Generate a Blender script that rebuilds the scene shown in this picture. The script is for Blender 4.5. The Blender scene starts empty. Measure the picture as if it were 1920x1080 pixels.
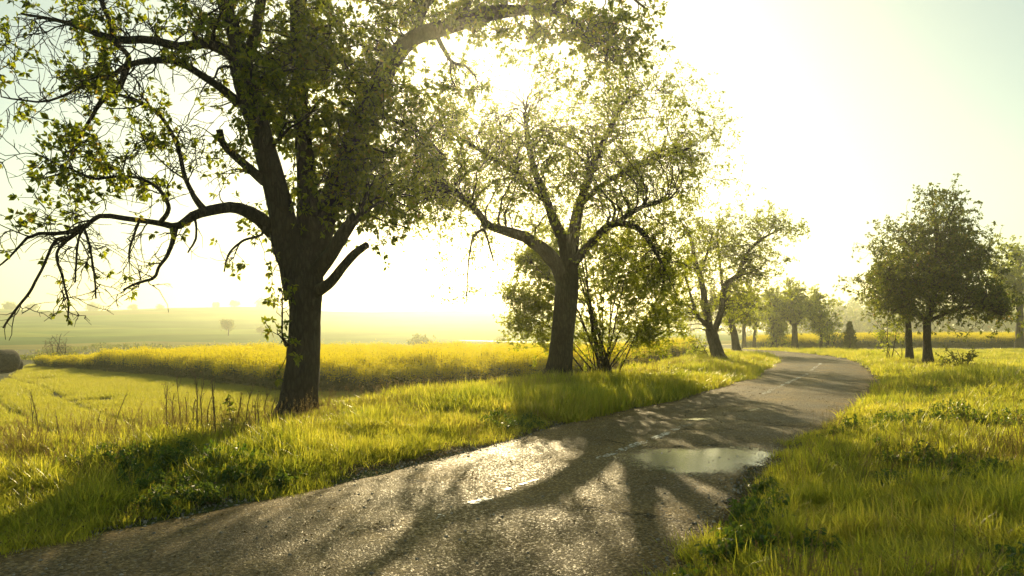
import bpy, math
import numpy as np
from mathutils import Vector, Matrix

rng = np.random.default_rng(7)
SC = bpy.context.scene
COL = SC.collection

# ------------------------------------------------------------------ camera, sky, sun, exposure
F, CX, HY, EYE = 1500.0, 960.0, 620.0, 1.6       # focal length in px of a 1920 wide frame, centre, horizon row, eye height
cam_d = bpy.data.cameras.new("camera")
cam = bpy.data.objects.new("camera", cam_d)
COL.objects.link(cam)
cam.location = (0, 0, EYE)
cam.rotation_euler = (math.radians(90), 0, 0)
cam_d.sensor_width = 36
cam_d.lens = 36 * F / 1920
cam_d.shift_y = (HY - 540) / 1920
cam_d.clip_start, cam_d.clip_end = 0.05, 5000
cam_d.dof.use_dof = True
cam_d.dof.focus_distance = 14.5
cam_d.dof.aperture_fstop = 4.0
SC.camera = cam

SUN_EL, SUN_AZ = math.radians(16.9), math.radians(0.1)
world = bpy.data.worlds.new("World")
SC.world = world
world.use_nodes = True
wn, wl = world.node_tree.nodes, world.node_tree.links
wn.clear()
sky = wn.new("ShaderNodeTexSky")
sky.sky_type = 'NISHITA'
sky.sun_disc = False
sky.sun_elevation = SUN_EL
sky.sun_rotation = SUN_AZ
sky.altitude = 200
sky.air_density = 1.0
sky.dust_density = 1.3
sky.ozone_density = 1.0
tint = wn.new("ShaderNodeMixRGB")
tint.blend_type = 'MULTIPLY'
tint.inputs[0].default_value = 1.0
tint.inputs[2].default_value = (0.82, 0.86, 0.66, 1)
bg = wn.new("ShaderNodeBackground")
bg.inputs[1].default_value = 0.070
wo = wn.new("ShaderNodeOutputWorld")
wl.new(sky.outputs[0], tint.inputs[1])
veil = wn.new("ShaderNodeMixRGB")                # thin even morning haze all over the sky
veil.blend_type = 'ADD'
veil.inputs[0].default_value = 1.0
veil.inputs[2].default_value = (1.5, 1.8, 1.35, 1)
wl.new(tint.outputs[0], veil.inputs[1])
wl.new(veil.outputs[0], bg.inputs[0])
wl.new(bg.outputs[0], wo.inputs[0])

sun_d = bpy.data.lights.new("sun", 'SUN')
sun_d.energy = 5.0
sun_d.angle = math.radians(0.5)
sun_d.color = (1.0, 0.80, 0.44)
sun = bpy.data.objects.new("sun", sun_d)
COL.objects.link(sun)
to_sun = Vector((math.sin(SUN_AZ) * math.cos(SUN_EL), math.cos(SUN_AZ) * math.cos(SUN_EL), math.sin(SUN_EL)))
sun.rotation_euler = to_sun.to_track_quat('Z', 'Y').to_euler()
sun.location = (0, 60, 40)

SC.view_settings.view_transform = 'Standard'
SC.view_settings.look = 'None'
SC.view_settings.gamma = 1
SC.view_settings.exposure = 0.75
SC.render.engine = 'CYCLES'
cy = SC.cycles
cy.use_denoising = True
cy.denoiser = 'OPENIMAGEDENOISE'
cy.max_bounces = 8
cy.diffuse_bounces = 4
cy.glossy_bounces = 2
cy.transmission_bounces = 6
cy.volume_bounces = 1
cy.transparent_max_bounces = 8
cy.sample_clamp_indirect = 4.0
cy.caustics_reflective = False
cy.caustics_refractive = False

# ------------------------------------------------------------------ small helpers
def gp(px, py, z=0.0):
    """ground point at height z seen at a photo pixel"""
    d = F * (EYE - z) / (py - HY)
    return np.array([(px - CX) / F * d, d])

def at(px, py, d):
    return np.array([(px - CX) / F * d, d, EYE + (HY - py) / F * d])

def smooth(a, b, x):
    t = np.clip((x - a) / (b - a), 0, 1)
    return t * t * (3 - 2 * t)

def norm(v):
    return v / np.maximum(np.linalg.norm(v, axis=-1, keepdims=True), 1e-9)

def catmull(pts, n):
    p = np.asarray(pts, float)
    p = np.vstack([2 * p[0] - p[1], p, 2 * p[-1] - p[-2]])
    seg = len(p) - 3
    u = np.linspace(0, seg - 1e-6, n)
    i = u.astype(int)
    t = (u - i)[:, None]
    a, b, c, d = p[i], p[i + 1], p[i + 2], p[i + 3]
    return 0.5 * (2 * b + (c - a) * t + (2 * a - 5 * b + 4 * c - d) * t ** 2 + (3 * b - a - 3 * c + d) * t ** 3)

_G = np.random.default_rng(99).random((64, 64))
def vnoise(x, y):
    """cheap value noise in -1..1"""
    x = np.asarray(x, float); y = np.asarray(y, float)
    xi = np.floor(x).astype(int); yi = np.floor(y).astype(int)
    fx = x - xi; fy = y - yi
    fx = fx * fx * (3 - 2 * fx); fy = fy * fy * (3 - 2 * fy)
    g = lambda a, b: _G[a % 64, b % 64]
    v = (g(xi, yi) * (1 - fx) + g(xi + 1, yi) * fx) * (1 - fy) + (g(xi, yi + 1) * (1 - fx) + g(xi + 1, yi + 1) * fx) * fy
    return v * 2 - 1

def fbm(x, y, o=3):
    return sum(vnoise(x * 2 ** k + 17 * k, y * 2 ** k + 5 * k) * 0.5 ** k for k in range(o))

def make_mesh(name, verts, faces, mats=(), smooth_shade=True, tint_attr=None, mat_index=None):
    """faces: list of integer arrays (n,3) or (n,4)"""
    me = bpy.data.meshes.new(name)
    verts = np.asarray(verts, np.float32)
    faces = [np.asarray(f, np.int32) for f in faces if len(f)]
    me.vertices.add(len(verts))
    me.vertices.foreach_set("co", verts.ravel())
    loops = np.concatenate([f.ravel() for f in faces])
    totals = np.concatenate([np.full(len(f), f.shape[1], np.int32) for f in faces])
    starts = np.concatenate([[0], np.cumsum(totals)[:-1]]).astype(np.int32)
    me.loops.add(len(loops))
    me.loops.foreach_set("vertex_index", loops)
    me.polygons.add(len(totals))
    me.polygons.foreach_set("loop_start", starts)
    me.polygons.foreach_set("use_smooth", np.full(len(totals), smooth_shade))
    for m in mats:
        me.materials.append(m)
    if mat_index is not None:
        me.polygons.foreach_set("material_index", np.asarray(mat_index, np.int32))
    if tint_attr is not None:
        a = me.attributes.new("tint", 'FLOAT', 'POINT')
        a.data.foreach_set("value", np.asarray(tint_attr, np.float32))
    me.update(calc_edges=True)
    me.validate()
    return me

def obj(name, me, parent=None, kind=None, label=None, category=None, group=None, loc=None, link=True):
    o = bpy.data.objects.new(name, me)
    if link:
        COL.objects.link(o)
    if parent is not None:
        o.parent = parent
    if kind: o["kind"] = kind
    if label: o["label"] = label
    if category: o["category"] = category
    if group: o["group"] = group
    if loc is not None: o.location = loc
    return o

def thing(name, label, category, loc, group=None):
    return obj(name, None, None, None, label, category, group, loc)

class Bag:
    """collects pieces that end up in one mesh"""
    def __init__(self):
        self.v, self.f, self.t, self.n, self.mi = [], [], [], 0, []
    def add(self, v, f, t=None, mi=0):
        v = np.asarray(v).reshape(-1, 3)
        f = np.asarray(f)
        self.v.append(v); self.f.append(f + self.n); self.n += len(v)
        self.t.append(np.full(len(v), 0.5) if t is None else np.asarray(t).ravel())
        self.mi.append(np.full(len(f), mi))
    def mesh(self, name, mats, smooth_shade=True, origin=None):
        v = np.vstack(self.v)
        if origin is not None: v = v - np.asarray(origin)
        return make_mesh(name, v, self.f, mats, smooth_shade, np.concatenate(self.t), np.concatenate(self.mi))

def tubes(P, R, sides=5, cap=False, jitter=None):
    """P (n,k,3), R (n,k) -> verts, quad faces"""
    n, k, _ = P.shape
    T = np.empty_like(P)
    T[:, 1:-1] = P[:, 2:] - P[:, :-2]
    T[:, 0] = P[:, 1] - P[:, 0]
    T[:, -1] = P[:, -1] - P[:, -2]
    T = norm(T)
    mean = norm(P[:, -1] - P[:, 0])
    ref = np.where(np.abs(mean[:, 1:2]) < 0.8, np.array([[0, 1.0, 0]]), np.array([[1.0, 0, 0]]))
    ref = np.repeat(ref[:, None, :], k, 1)
    U = norm(np.cross(T, ref))
    V = np.cross(T, U)
    a = np.arange(sides) / sides * 2 * math.pi
    rr = R[:, :, None] * np.ones(sides)
    if jitter is not None:
        rr = rr * jitter
    ring = P[:, :, None, :] + rr[..., None] * (np.cos(a)[None, None, :, None] * U[:, :, None, :] + np.sin(a)[None, None, :, None] * V[:, :, None, :])
    verts = ring.reshape(-1, 3)
    b = (np.arange(n) * k * sides)[:, None, None]
    i = (np.arange(k - 1) * sides)[None, :, None]
    j = np.arange(sides)[None, None, :]
    j2 = (j + 1) % sides
    f = np.stack([b + i + j, b + i + j2, b + i + sides + j2, b + i + sides + j], -1).reshape(-1, 4)
    if cap:
        e = (np.arange(n) * k * sides + (k - 1) * sides)[:, None] + np.arange(sides)[None]
        c = len(verts) + np.arange(n)
        verts = np.vstack([verts, P[:, -1]])
        ct = np.stack([e, np.roll(e, -1, 1), np.repeat(c[:, None], sides, 1), np.repeat(c[:, None], sides, 1)], -1).reshape(-1, 4)
        return verts, f, ct[:, :3]
    return verts, f

# ------------------------------------------------------------------ materials
def mat(name):
    m = bpy.data.materials.new(name)
    m.use_nodes = True
    nt = m.node_tree
    nt.nodes.clear()
    out = nt.nodes.new("ShaderNodeOutputMaterial")
    return m, nt, out

def N(nt, typ, **kw):
    n = nt.nodes.new(typ)
    for k, v in kw.items():
        setattr(n, k, v)
    return n

def ramp(nt, stops, fac=None, interp='LINEAR'):
    r = nt.nodes.new("ShaderNodeValToRGB")
    r.color_ramp.interpolation = interp
    e = r.color_ramp.elements
    while len(e) < len(stops): e.new(0.5)
    for el, (p, c) in zip(e, stops):
        el.position = p
        el.color = (*c, 1) if len(c) == 3 else c
    if fac is not None: nt.links.new(fac, r.inputs[0])
    return r

def leaf_material(name, stops, tstops, trans=0.5, rough=0.45, spec=0.4, use_instance=False):
    m, nt, out = mat(name)
    L = nt.links
    at_ = N(nt, "ShaderNodeAttribute", attribute_name="tint")
    fac = at_.outputs["Fac"]
    if use_instance:
        oi = N(nt, "ShaderNodeObjectInfo")
        mx = N(nt, "ShaderNodeMath", operation='ADD')
        m1 = N(nt, "ShaderNodeMath", operation='MULTIPLY'); m1.inputs[1].default_value = 0.5
        m2 = N(nt, "ShaderNodeMath", operation='MULTIPLY'); m2.inputs[1].default_value = 0.5
        L.new(at_.outputs["Fac"], m1.inputs[0]); L.new(oi.outputs["Random"], m2.inputs[0])
        L.new(m1.outputs[0], mx.inputs[0]); L.new(m2.outputs[0], mx.inputs[1])
        pn = N(nt, "ShaderNodeTexNoise"); pn.inputs["Scale"].default_value = .55; pn.inputs["Detail"].default_value = 4
        L.new(oi.outputs["Location"], pn.inputs[0])
        pm = N(nt, "ShaderNodeMath", operation='MULTIPLY_ADD'); pm.inputs[1].default_value = 1.3; pm.inputs[2].default_value = -.68
        L.new(pn.outputs["Fac"], pm.inputs[0])
        ms = N(nt, "ShaderNodeMath", operation='ADD'); L.new(mx.outputs[0], ms.inputs[0]); L.new(pm.outputs[0], ms.inputs[1])
        fac = ms.outputs[0]
    r1 = ramp(nt, stops, fac)
    r2 = ramp(nt, tstops, fac)
    p = N(nt, "ShaderNodeBsdfPrincipled")
    p.inputs["Roughness"].default_value = rough
    p.inputs["Specular IOR Level"].default_value = spec
    L.new(r1.outputs[0], p.inputs["Base Color"])
    t = N(nt, "ShaderNodeBsdfTranslucent")
    L.new(r2.outputs[0], t.inputs[0])
    mix = N(nt, "ShaderNodeMixShader")
    mix.inputs[0].default_value = trans
    L.new(p.outputs[0], mix.inputs[1]); L.new(t.outputs[0], mix.inputs[2])
    L.new(mix.outputs[0], out.inputs[0])
    return m

M_LEAF = leaf_material("tree_leaf", [(0, (.022, .030, .007)), (.8, (.048, .060, .010)), (1, (.10, .065, .02))],
                       [(0, (.14, .18, .006)), (.5, (.34, .41, .008)), (.85, (.58, .60, .018)), (1, (.48, .34, .04))], .58, .5, .25)
M_LEAF_FINE = leaf_material("fine_leaf", [(0, (.030, .040, .010)), (1, (.07, .078, .018))],
                            [(0, (.28, .36, .010)), (1, (.66, .68, .035))], .66, .5, .25)
M_LEAF_DARK = leaf_material("dark_leaf", [(0, (.028, .04, .010)), (.85, (.05, .07, .015)), (1, (.10, .08, .02))],
                            [(0, (.10, .14, .008)), (.85, (.30, .32, .015)), (1, (.42, .24, .04))], .55, .5, .25)
M_GRASS = leaf_material("grass_blade", [(0, (.035, .070, .010)), (.5, (.07, .10, .014)), (.85, (.12, .12, .02)), (1, (.24, .18, .07))],
                        [(0, (.28, .35, .025)), (.5, (.66, .63, .05)), (.85, (.82, .70, .10)), (1, (.66, .46, .14))], .66, .36, .4, True)
M_CROP = leaf_material("crop_blade", [(0, (.06, .085, .012)), (1, (.10, .11, .02))],
                       [(0, (.44, .45, .04)), (1, (.60, .53, .07))], .62, .4, .4, True)
M_RAPE_GREEN = leaf_material("rapeseed_stem", [(0, (.03, .05, .015)), (1, (.06, .08, .02))],
                             [(0, (.12, .16, .02)), (1, (.22, .24, .03))], .45, .5, .3, True)
M_RAPE_YELLOW = leaf_material("rapeseed_flower", [(0, (.52, .38, .008)), (1, (.72, .54, .012))],
                              [(0, (.74, .64, .010)), (1, (.86, .75, .02))], .5, .6, .2, True)
M_DRY = leaf_material("dry_stalk", [(0, (.10, .07, .035)), (1, (.20, .15, .08))], [(0, (.15, .10, .04)), (1, (.25, .18, .08))], .25, .7, .2)
M_WEED = leaf_material("weed_leaf", [(0, (.03, .06, .012)), (1, (.06, .10, .02))], [(0, (.12, .22, .015)), (1, (.28, .34, .03))], .5, .4, .5, True)

def bark_material(name, c0, c1, scale=9.0):
    m, nt, out = mat(name)
    L = nt.links
    tc = N(nt, "ShaderNodeTexCoord")
    mp = N(nt, "ShaderNodeMapping"); mp.inputs["Scale"].default_value = (1, 1, .28)
    L.new(tc.outputs["Object"], mp.inputs[0])
    vo = N(nt, "ShaderNodeTexVoronoi", feature='DISTANCE_TO_EDGE'); vo.inputs["Scale"].default_value = scale * 1.6
    no = N(nt, "ShaderNodeTexNoise"); no.inputs["Scale"].default_value = scale; no.inputs["Detail"].default_value = 8
    wa = N(nt, "ShaderNodeMixRGB", blend_type='ADD'); wa.inputs[0].default_value = .12
    L.new(mp.outputs[0], wa.inputs[1]); L.new(no.outputs["Color"], wa.inputs[2])
    L.new(mp.outputs[0], no.inputs[0]); L.new(wa.outputs[0], vo.inputs[0])
    rm = ramp(nt, [(0, (0, 0, 0)), (.25, (1, 1, 1))], vo.outputs["Distance"])
    mul = N(nt, "ShaderNodeMath", operation='MULTIPLY'); L.new(rm.outputs[0], mul.inputs[0]); L.new(no.outputs["Fac"], mul.inputs[1])
    cr = ramp(nt, [(0, c0), (.7, c1), (1, tuple(min(1, x * 1.5) for x in c1))], mul.outputs[0])
    p = N(nt, "ShaderNodeBsdfPrincipled"); p.inputs["Roughness"].default_value = .9; p.inputs["Specular IOR Level"].default_value = .2
    bp = N(nt, "ShaderNodeBump"); bp.inputs["Strength"].default_value = 1; bp.inputs["Distance"].default_value = .03
    L.new(mul.outputs[0], bp.inputs["Height"]); L.new(bp.outputs[0], p.inputs["Normal"])
    L.new(cr.outputs[0], p.inputs["Base Color"]); L.new(p.outputs[0], out.inputs[0])
    return m
M_BARK = bark_material("bark", (.018, .013, .010), (.055, .043, .032))
M_BARK_B = bark_material("bark_brown", (.028, .020, .013), (.075, .057, .038))

# ------------------------------------------------------------------ road line and ground height
RC = catmull([(-9.5, -8), (-4.9, 0.2), (-1.3, 5.5), (.45, 8.6), (3.03, 13.5), (6.17, 18.88), (10.36, 27.5), (14.46, 37.9), (17.3, 47), (18.9, 56), (18.9, 66), (16.5, 80), (9, 100), (-8, 130)], 260)
RT = norm(np.gradient(RC, axis=0))
RNRM = np.stack([RT[:, 1], -RT[:, 0]], 1)            # to the right of travel
HALF = 1.85

def widen(y):
    return .38 * (1 - smooth(5.0, 9.5, y)) + .18 * smooth(10, 14, y) * (1 - smooth(40, 52, y))

def road_dist(x, y):
    """signed distance to the road centre line (right positive)"""
    x = np.ravel(x); y = np.ravel(y)
    best = np.full(len(x), 1e9); sgn = np.ones(len(x))
    for a in range(0, len(x), 40000):
        q = np.stack([x[a:a + 40000], y[a:a + 40000]], 1)
        d2 = ((q[:, None, :] - RC[None, ::2]) ** 2).sum(-1)
        i = d2.argmin(1) * 2
        off = q - RC[i]
        s = (off * RNRM[i]).sum(1)
        l = (off * RT[i]).sum(1)
        far = np.abs(l) > 1.2
        best[a:a + 40000] = np.where(far, np.sqrt(d2.min(1)), np.abs(s))
        sgn[a:a + 40000] = np.where(s >= 0, 1, -1)
    return best * sgn

HILL_D = np.array([-100, 45, 60, 80, 110, 130, 170, 230, 320, 400, 450, 520, 700, 1200])
HILL_Z = np.array([0, 0, -.15, -.8, -1.8, -1.4, -.7, 1.6, 5.9, 11.0, 13.6, 15.0, 8.0, 0])
FLAT_Z = np.array([0, 0, 0, 0, 0, 0, 0, 0, .2, .4, .5, .5, .5, .5])
def ground_z(x, y, sd=None):
    x = np.asarray(x, float); y = np.asarray(y, float)
    shp = x.shape
    x = x.ravel(); y = y.ravel()
    if sd is None: sd = road_dist(x, y)
    s = np.abs(sd) - widen(y)
    left = sd < 0
    bump = fbm(x * .5, y * .5) * .06 + fbm(x * 1.7 + 9, y * 1.7) * .03
    zl = .10 * smooth(1.7, 2.9, s) + .06 * smooth(3.0, 4.2, s) - .62 * smooth(5.0, 9.5, s)
    zr = .08 * smooth(1.7, 2.6, s) + .20 * smooth(2.4, 4.0, s) * (1 - smooth(16, 30, y)) - .35 * smooth(4.6, 8.5, s) * (1 - .3 * smooth(20, 60, y))
    z = np.where(left, zl, zr)
    z = z + bump * smooth(1.7, 2.6, s) * (1 - .6 * smooth(7, 12, s))
    z = z * smooth(1.62, 2.0, s) + (-.05 + .02 * fbm(x * 2.1, y * 2.1, 2) * smooth(1.3, 1.7, s)) * (1 - smooth(1.66, 1.92, s))
    w = 1 - smooth(-15, 75, x - .05 * y)
    w2 = np.where(y < 120, 1 - smooth(-4, 30, x - .1 * y), w)
    w = w2 * (1 - smooth(100, 160, y)) + w * smooth(100, 160, y)
    z = z + w * np.interp(y, HILL_D, HILL_Z) + (1 - w) * np.interp(y, HILL_D, FLAT_Z)
    z = z + smooth(180, 420, y) * w * (fbm(x * .012 + 3, y * .008) * 1.6 + .8 * np.sin(x * .03))
    return z.reshape(shp)

# ------------------------------------------------------------------ ground, hills, road
def ground_material():
    m, nt, out = mat("ground_soil")
    L = nt.links
    geo = N(nt, "ShaderNodeNewGeometry")
    sep = N(nt, "ShaderNodeSeparateXYZ"); L.new(geo.outputs["Position"], sep.inputs[0])
    n1 = N(nt, "ShaderNodeTexNoise"); n1.inputs["Scale"].default_value = .9; n1.inputs["Detail"].default_value = 8
    n2 = N(nt, "ShaderNodeTexNoise"); n2.inputs["Scale"].default_value = 14; n2.inputs["Detail"].default_value = 6
    L.new(geo.outputs["Position"], n1.inputs[0]); L.new(geo.outputs["Position"], n2.inputs[0])
    near = ramp(nt, [(.3, (.045, .036, .018)), (.5, (.06, .065, .018)), (.7, (.07, .085, .02))], n1.outputs["Fac"])
    mul = N(nt, "ShaderNodeMixRGB", blend_type='MULTIPLY'); mul.inputs[0].default_value = .7
    g2 = ramp(nt, [(.3, (.4, .4, .4)), (.7, (1.2, 1.2, 1.2))], n2.outputs["Fac"])
    L.new(near.outputs[0], mul.inputs[1]); L.new(g2.outputs[0], mul.inputs[2])
    p = N(nt, "ShaderNodeBsdfPrincipled"); p.inputs["Roughness"].default_value = 1; p.inputs["Specular IOR Level"].default_value = .1
    bp = N(nt, "ShaderNodeBump"); bp.inputs["Strength"].default_value = .7; bp.inputs["Distance"].default_value = .03
    L.new(n2.outputs["Fac"], bp.inputs["Height"]); L.new(bp.outputs[0], p.inputs["Normal"])
    L.new(mul.outputs[0], p.inputs["Base Color"]); L.new(p.outputs[0], out.inputs[0])
    return m

def hill_material():
    m, nt, out = mat("far_fields")
    L = nt.links
    geo = N(nt, "ShaderNodeNewGeometry")
    mp = N(nt, "ShaderNodeMapping"); mp.inputs["Rotation"].default_value = (0, 0, .35); mp.inputs["Scale"].default_value = (.0055, .016, 0)
    L.new(geo.outputs["Position"], mp.inputs[0])
    vo = N(nt, "ShaderNodeTexVoronoi"); vo.inputs["Scale"].default_value = 1; vo.inputs["Randomness"].default_value = .8
    L.new(mp.outputs[0], vo.inputs[0])
    sp = N(nt, "ShaderNodeSeparateColor"); L.new(vo.outputs["Color"], sp.inputs[0])
    cr = ramp(nt, [(0, (.09, .15, .03)), (.3, (.15, .21, .04)), (.5, (.11, .17, .035)), (.7, (.22, .26, .05)), (.85, (.20, .18, .05)), (1, (.34, .32, .04))], sp.outputs[0], 'CONSTANT')
    no = N(nt, "ShaderNodeTexNoise"); no.inputs["Scale"].default_value = .05; no.inputs["Detail"].default_value = 6
    L.new(geo.outputs["Position"], no.inputs[0])
    g2 = ramp(nt, [(.3, (.7, .7, .7)), (.7, (1.2, 1.2, 1.2))], no.outputs["Fac"])
    mul = N(nt, "ShaderNodeMixRGB", blend_type='MULTIPLY'); mul.inputs[0].default_value = 1
    L.new(cr.outputs[0], mul.inputs[1]); L.new(g2.outputs[0], mul.inputs[2])
    p = N(nt, "ShaderNodeBsdfPrincipled"); p.inputs["Roughness"].default_value = 1; p.inputs["Specular IOR Level"].default_value = 0
    t = N(nt, "ShaderNodeBsdfTranslucent")
    L.new(mul.outputs[0], p.inputs["Base Color"]); L.new(p.outputs[0], out.inputs[0])
    return m

def grid_mesh(name, xs, ys, m):
    X, Y = np.meshgrid(xs, ys)
    Z = ground_z(X, Y)
    v = np.stack([X, Y, Z], -1).reshape(-1, 3)
    nx, ny = len(xs), len(ys)
    i = np.arange(ny - 1)[:, None] * nx + np.arange(nx - 1)[None]
    f = np.stack([i, i + 1, i + nx + 1, i + nx], -1).reshape(-1, 4)
    return make_mesh(name, v, [f], [m])

xs_near = np.concatenate([np.linspace(-130, -30, 30, endpoint=False), np.linspace(-30, -8, 70, endpoint=False), np.linspace(-8, 14, 110, endpoint=False), np.linspace(14, 34, 64, endpoint=False), np.linspace(34, 160, 36)])
ys_near = np.concatenate([np.linspace(-40, 0, 14, endpoint=False), np.linspace(0, 26, 120, endpoint=False), np.linspace(26, 70, 90, endpoint=False), np.linspace(70, 140, 30)])
obj("ground", grid_mesh("ground", xs_near, ys_near, ground_material()), kind="structure")
M_HILL = hill_material()
obj("hills", grid_mesh("hills", np.linspace(-640, 760, 150), np.linspace(140, 1150, 110), M_HILL), kind="structure")
obj("meadow", grid_mesh("meadow", np.linspace(160, 760, 30), np.linspace(-40, 140, 16), M_HILL), kind="structure")
obj("pasture", grid_mesh("pasture", np.linspace(-640, -130, 40), np.linspace(-40, 140, 30), M_HILL), kind="structure")

PUDDLES = [(gp(1312, 863), 1.55, 1.0, 11, 1.2), (gp(1316, 790), .42, .30, 12, .8), (gp(1412, 772), .55, .10, 13, .45), (gp(1105, 800), .8, .13, 14, .4), (gp(1205, 838), .9, .28, 15, .30)]

def asphalt_material():
    m, nt, out = mat("asphalt")
    L = nt.links
    geo = N(nt, "ShaderNodeNewGeometry")
    vo = N(nt, "ShaderNodeTexVoronoi"); vo.inputs["Scale"].default_value = 58
    vo2 = N(nt, "ShaderNodeTexVoronoi"); vo2.inputs["Scale"].default_value = 110
    nb = N(nt, "ShaderNodeTexNoise"); nb.inputs["Scale"].default_value = .8; nb.inputs["Detail"].default_value = 7
    nf = N(nt, "ShaderNodeTexNoise"); nf.inputs["Scale"].default_value = 9; nf.inputs["Detail"].default_value = 6
    for n in (vo, vo2, nb, nf): L.new(geo.outputs["Position"], n.inputs[0])
    sp = N(nt, "ShaderNodeSeparateColor"); L.new(vo.outputs["Color"], sp.inputs[0])
    stone = ramp(nt, [(0, (.055, .040, .018)), (.55, (.115, .082, .035)), (.85, (.19, .138, .060)), (1, (.36, .27, .13))], sp.outputs[0])
    big = ramp(nt, [(.32, (.55, .54, .52)), (.5, (.95, .95, .92)), (.68, (1.35, 1.28, 1.15))], nb.outputs["Fac"])
    mul = N(nt, "ShaderNodeMixRGB", blend_type='MULTIPLY'); mul.inputs[0].default_value = 1
    L.new(stone.outputs[0], mul.inputs[1]); L.new(big.outputs[0], mul.inputs[2])
    # cracks
    wv = N(nt, "ShaderNodeMixRGB", blend_type='ADD'); wv.inputs[0].default_value = .5
    L.new(geo.outputs["Position"], wv.inputs[1]); L.new(nf.outputs["Color"], wv.inputs[2])
    ck = N(nt, "ShaderNodeTexVoronoi", feature='DISTANCE_TO_EDGE'); ck.inputs["Scale"].default_value = .55
    L.new(wv.outputs[0], ck.inputs[0])
    cm = ramp(nt, [(0, (0, 0, 0)), (.010, (0, 0, 0)), (.024, (1, 1, 1))], ck.outputs["Distance"])
    cw = ramp(nt, [(.5, (1, 1, 1)), (.58, (0, 0, 0))], nb.outputs["Fac"])
    cmx = N(nt, "ShaderNodeMath", operation='MAXIMUM'); L.new(cm.outputs[0], cmx.inputs[0]); L.new(cw.outputs[0], cmx.inputs[1])
    mul2 = N(nt, "ShaderNodeMixRGB", blend_type='MULTIPLY'); mul2.inputs[0].default_value = .92
    L.new(mul.outputs[0], mul2.inputs[1]); L.new(cmx.outputs[0], mul2.inputs[2])
    ua = N(nt, "ShaderNodeAttribute", attribute_name="tint")
    uw = N(nt, "ShaderNodeMath", operation='MULTIPLY_ADD'); uw.inputs[1].default_value = .10; L.new(nb.outputs["Fac"], uw.inputs[0]); L.new(ua.outputs["Fac"], uw.inputs[2])
    wt = ramp(nt, [(.0, (1.25, 1.12, .9)), (.12, (1.15, 1.08, .95)), (.24, (.80, .80, .80)), (.36, (.80, .80, .80)), (.48, (1.12, 1.1, 1.05)), (.58, (1.12, 1.1, 1.05)), (.70, (.78, .78, .78)), (.82, (.80, .80, .80)), (1.0, (1.25, 1.12, .9))], uw.outputs[0])
    mul3 = N(nt, "ShaderNodeMixRGB", blend_type='MULTIPLY'); mul3.inputs[0].default_value = 1
    L.new(mul2.outputs[0], mul3.inputs[1]); L.new(wt.outputs[0], mul3.inputs[2])
    mul2 = mul3
    p = N(nt, "ShaderNodeBsdfPrincipled")
    ro = ramp(nt, [(.3, (.66, .66, .66)), (.7, (.84, .84, .84))], nb.outputs["Fac"])
    gl = ramp(nt, [(.0, (0, 0, 0)), (.72, (0, 0, 0)), (.9, (.34, .34, .34))], sp.outputs[1])
    rs_ = N(nt, "ShaderNodeMath", operation='SUBTRACT'); L.new(ro.outputs[0], rs_.inputs[0]); L.new(gl.outputs[0], rs_.inputs[1])
    L.new(rs_.outputs[0], p.inputs["Roughness"])
    p.inputs["Specular IOR Level"].default_value = .12
    p.inputs["Specular Tint"].default_value = (1, .72, .34, 1)
    # height: rounded stones + patches
    h1 = N(nt, "ShaderNodeMath", operation='MULTIPLY'); h1.inputs[1].default_value = -1.0; L.new(vo.outputs["Distance"], h1.inputs[0])
    h2 = N(nt, "ShaderNodeMath", operation='MULTIPLY_ADD'); h2.inputs[1].default_value = -.4; L.new(vo2.outputs["Distance"], h2.inputs[0]); L.new(h1.outputs[0], h2.inputs[2])
    h3 = N(nt, "ShaderNodeMath", operation='MULTIPLY_ADD'); h3.inputs[1].default_value = .25; L.new(nf.outputs["Fac"], h3.inputs[0]); L.new(h2.outputs[0], h3.inputs[2])
    h4 = N(nt, "ShaderNodeMath", operation='MULTIPLY_ADD'); h4.inputs[1].default_value = 1.0; L.new(cmx.outputs[0], h4.inputs[0]); L.new(h3.outputs[0], h4.inputs[2])
    bp = N(nt, "ShaderNodeBump"); bp.inputs["Strength"].default_value = 1; bp.inputs["Distance"].default_value = .007
    L.new(h4.outputs[0], bp.inputs["Height"]); L.new(bp.outputs[0], p.inputs["Normal"])
    L.new(mul2.outputs[0], p.inputs["Base Color"]); L.new(p.outputs[0], out.inputs[0])
    return m
M_ASPHALT = asphalt_material()

def road_z(u, x, y):
    """u = signed offset from the centre line"""
    return .012 + .022 * (1 - (u / (HALF + widen(y))) ** 2) + .010 * fbm(x * .6, y * .6, 2) - .03 * smooth(1.55, 2.0, np.abs(u) - widen(y))

def build_road():
    cen = catmull(RC, 900)
    tan = norm(np.gradient(cen, axis=0))
    nr = np.stack([tan[:, 1], -tan[:, 0]], 1)
    us = np.concatenate([[-1], np.linspace(-.97, .97, 33), [1]])
    s = np.arange(900) * .19
    wl_ = HALF + .09 * fbm(s * 1.3, s * 0 + 1) + .12 * fbm(s * .3, s * 0 + 8)
    wr_ = HALF + .09 * fbm(s * 1.3, s * 0 + 21) + .12 * fbm(s * .3, s * 0 + 28)
    wl_ = wl_ + widen(cen[:, 1]); wr_ = wr_ + widen(cen[:, 1])
    off = np.where(us[None] < 0, us[None] * wl_[:, None], us[None] * wr_[:, None])
    X = cen[:, :1] + off * nr[:, :1]
    Y = cen[:, 1:] + off * nr[:, 1:]
    Z = road_z(off, X, Y)
    Z[:, 0] = -.07; Z[:, -1] = -.07
    v = np.stack([X, Y, Z], -1).reshape(-1, 3)
    nu = len(us)
    i = np.arange(899)[:, None] * nu + np.arange(nu - 1)[None]
    f = np.stack([i, i + 1, i + nu + 1, i + nu], -1).reshape(-1, 4)
    return obj("road", make_mesh("road", v, [f], [M_ASPHALT], True, np.tile(us * .5 + .45, 900)), kind="structure")
road = build_road()

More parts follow.
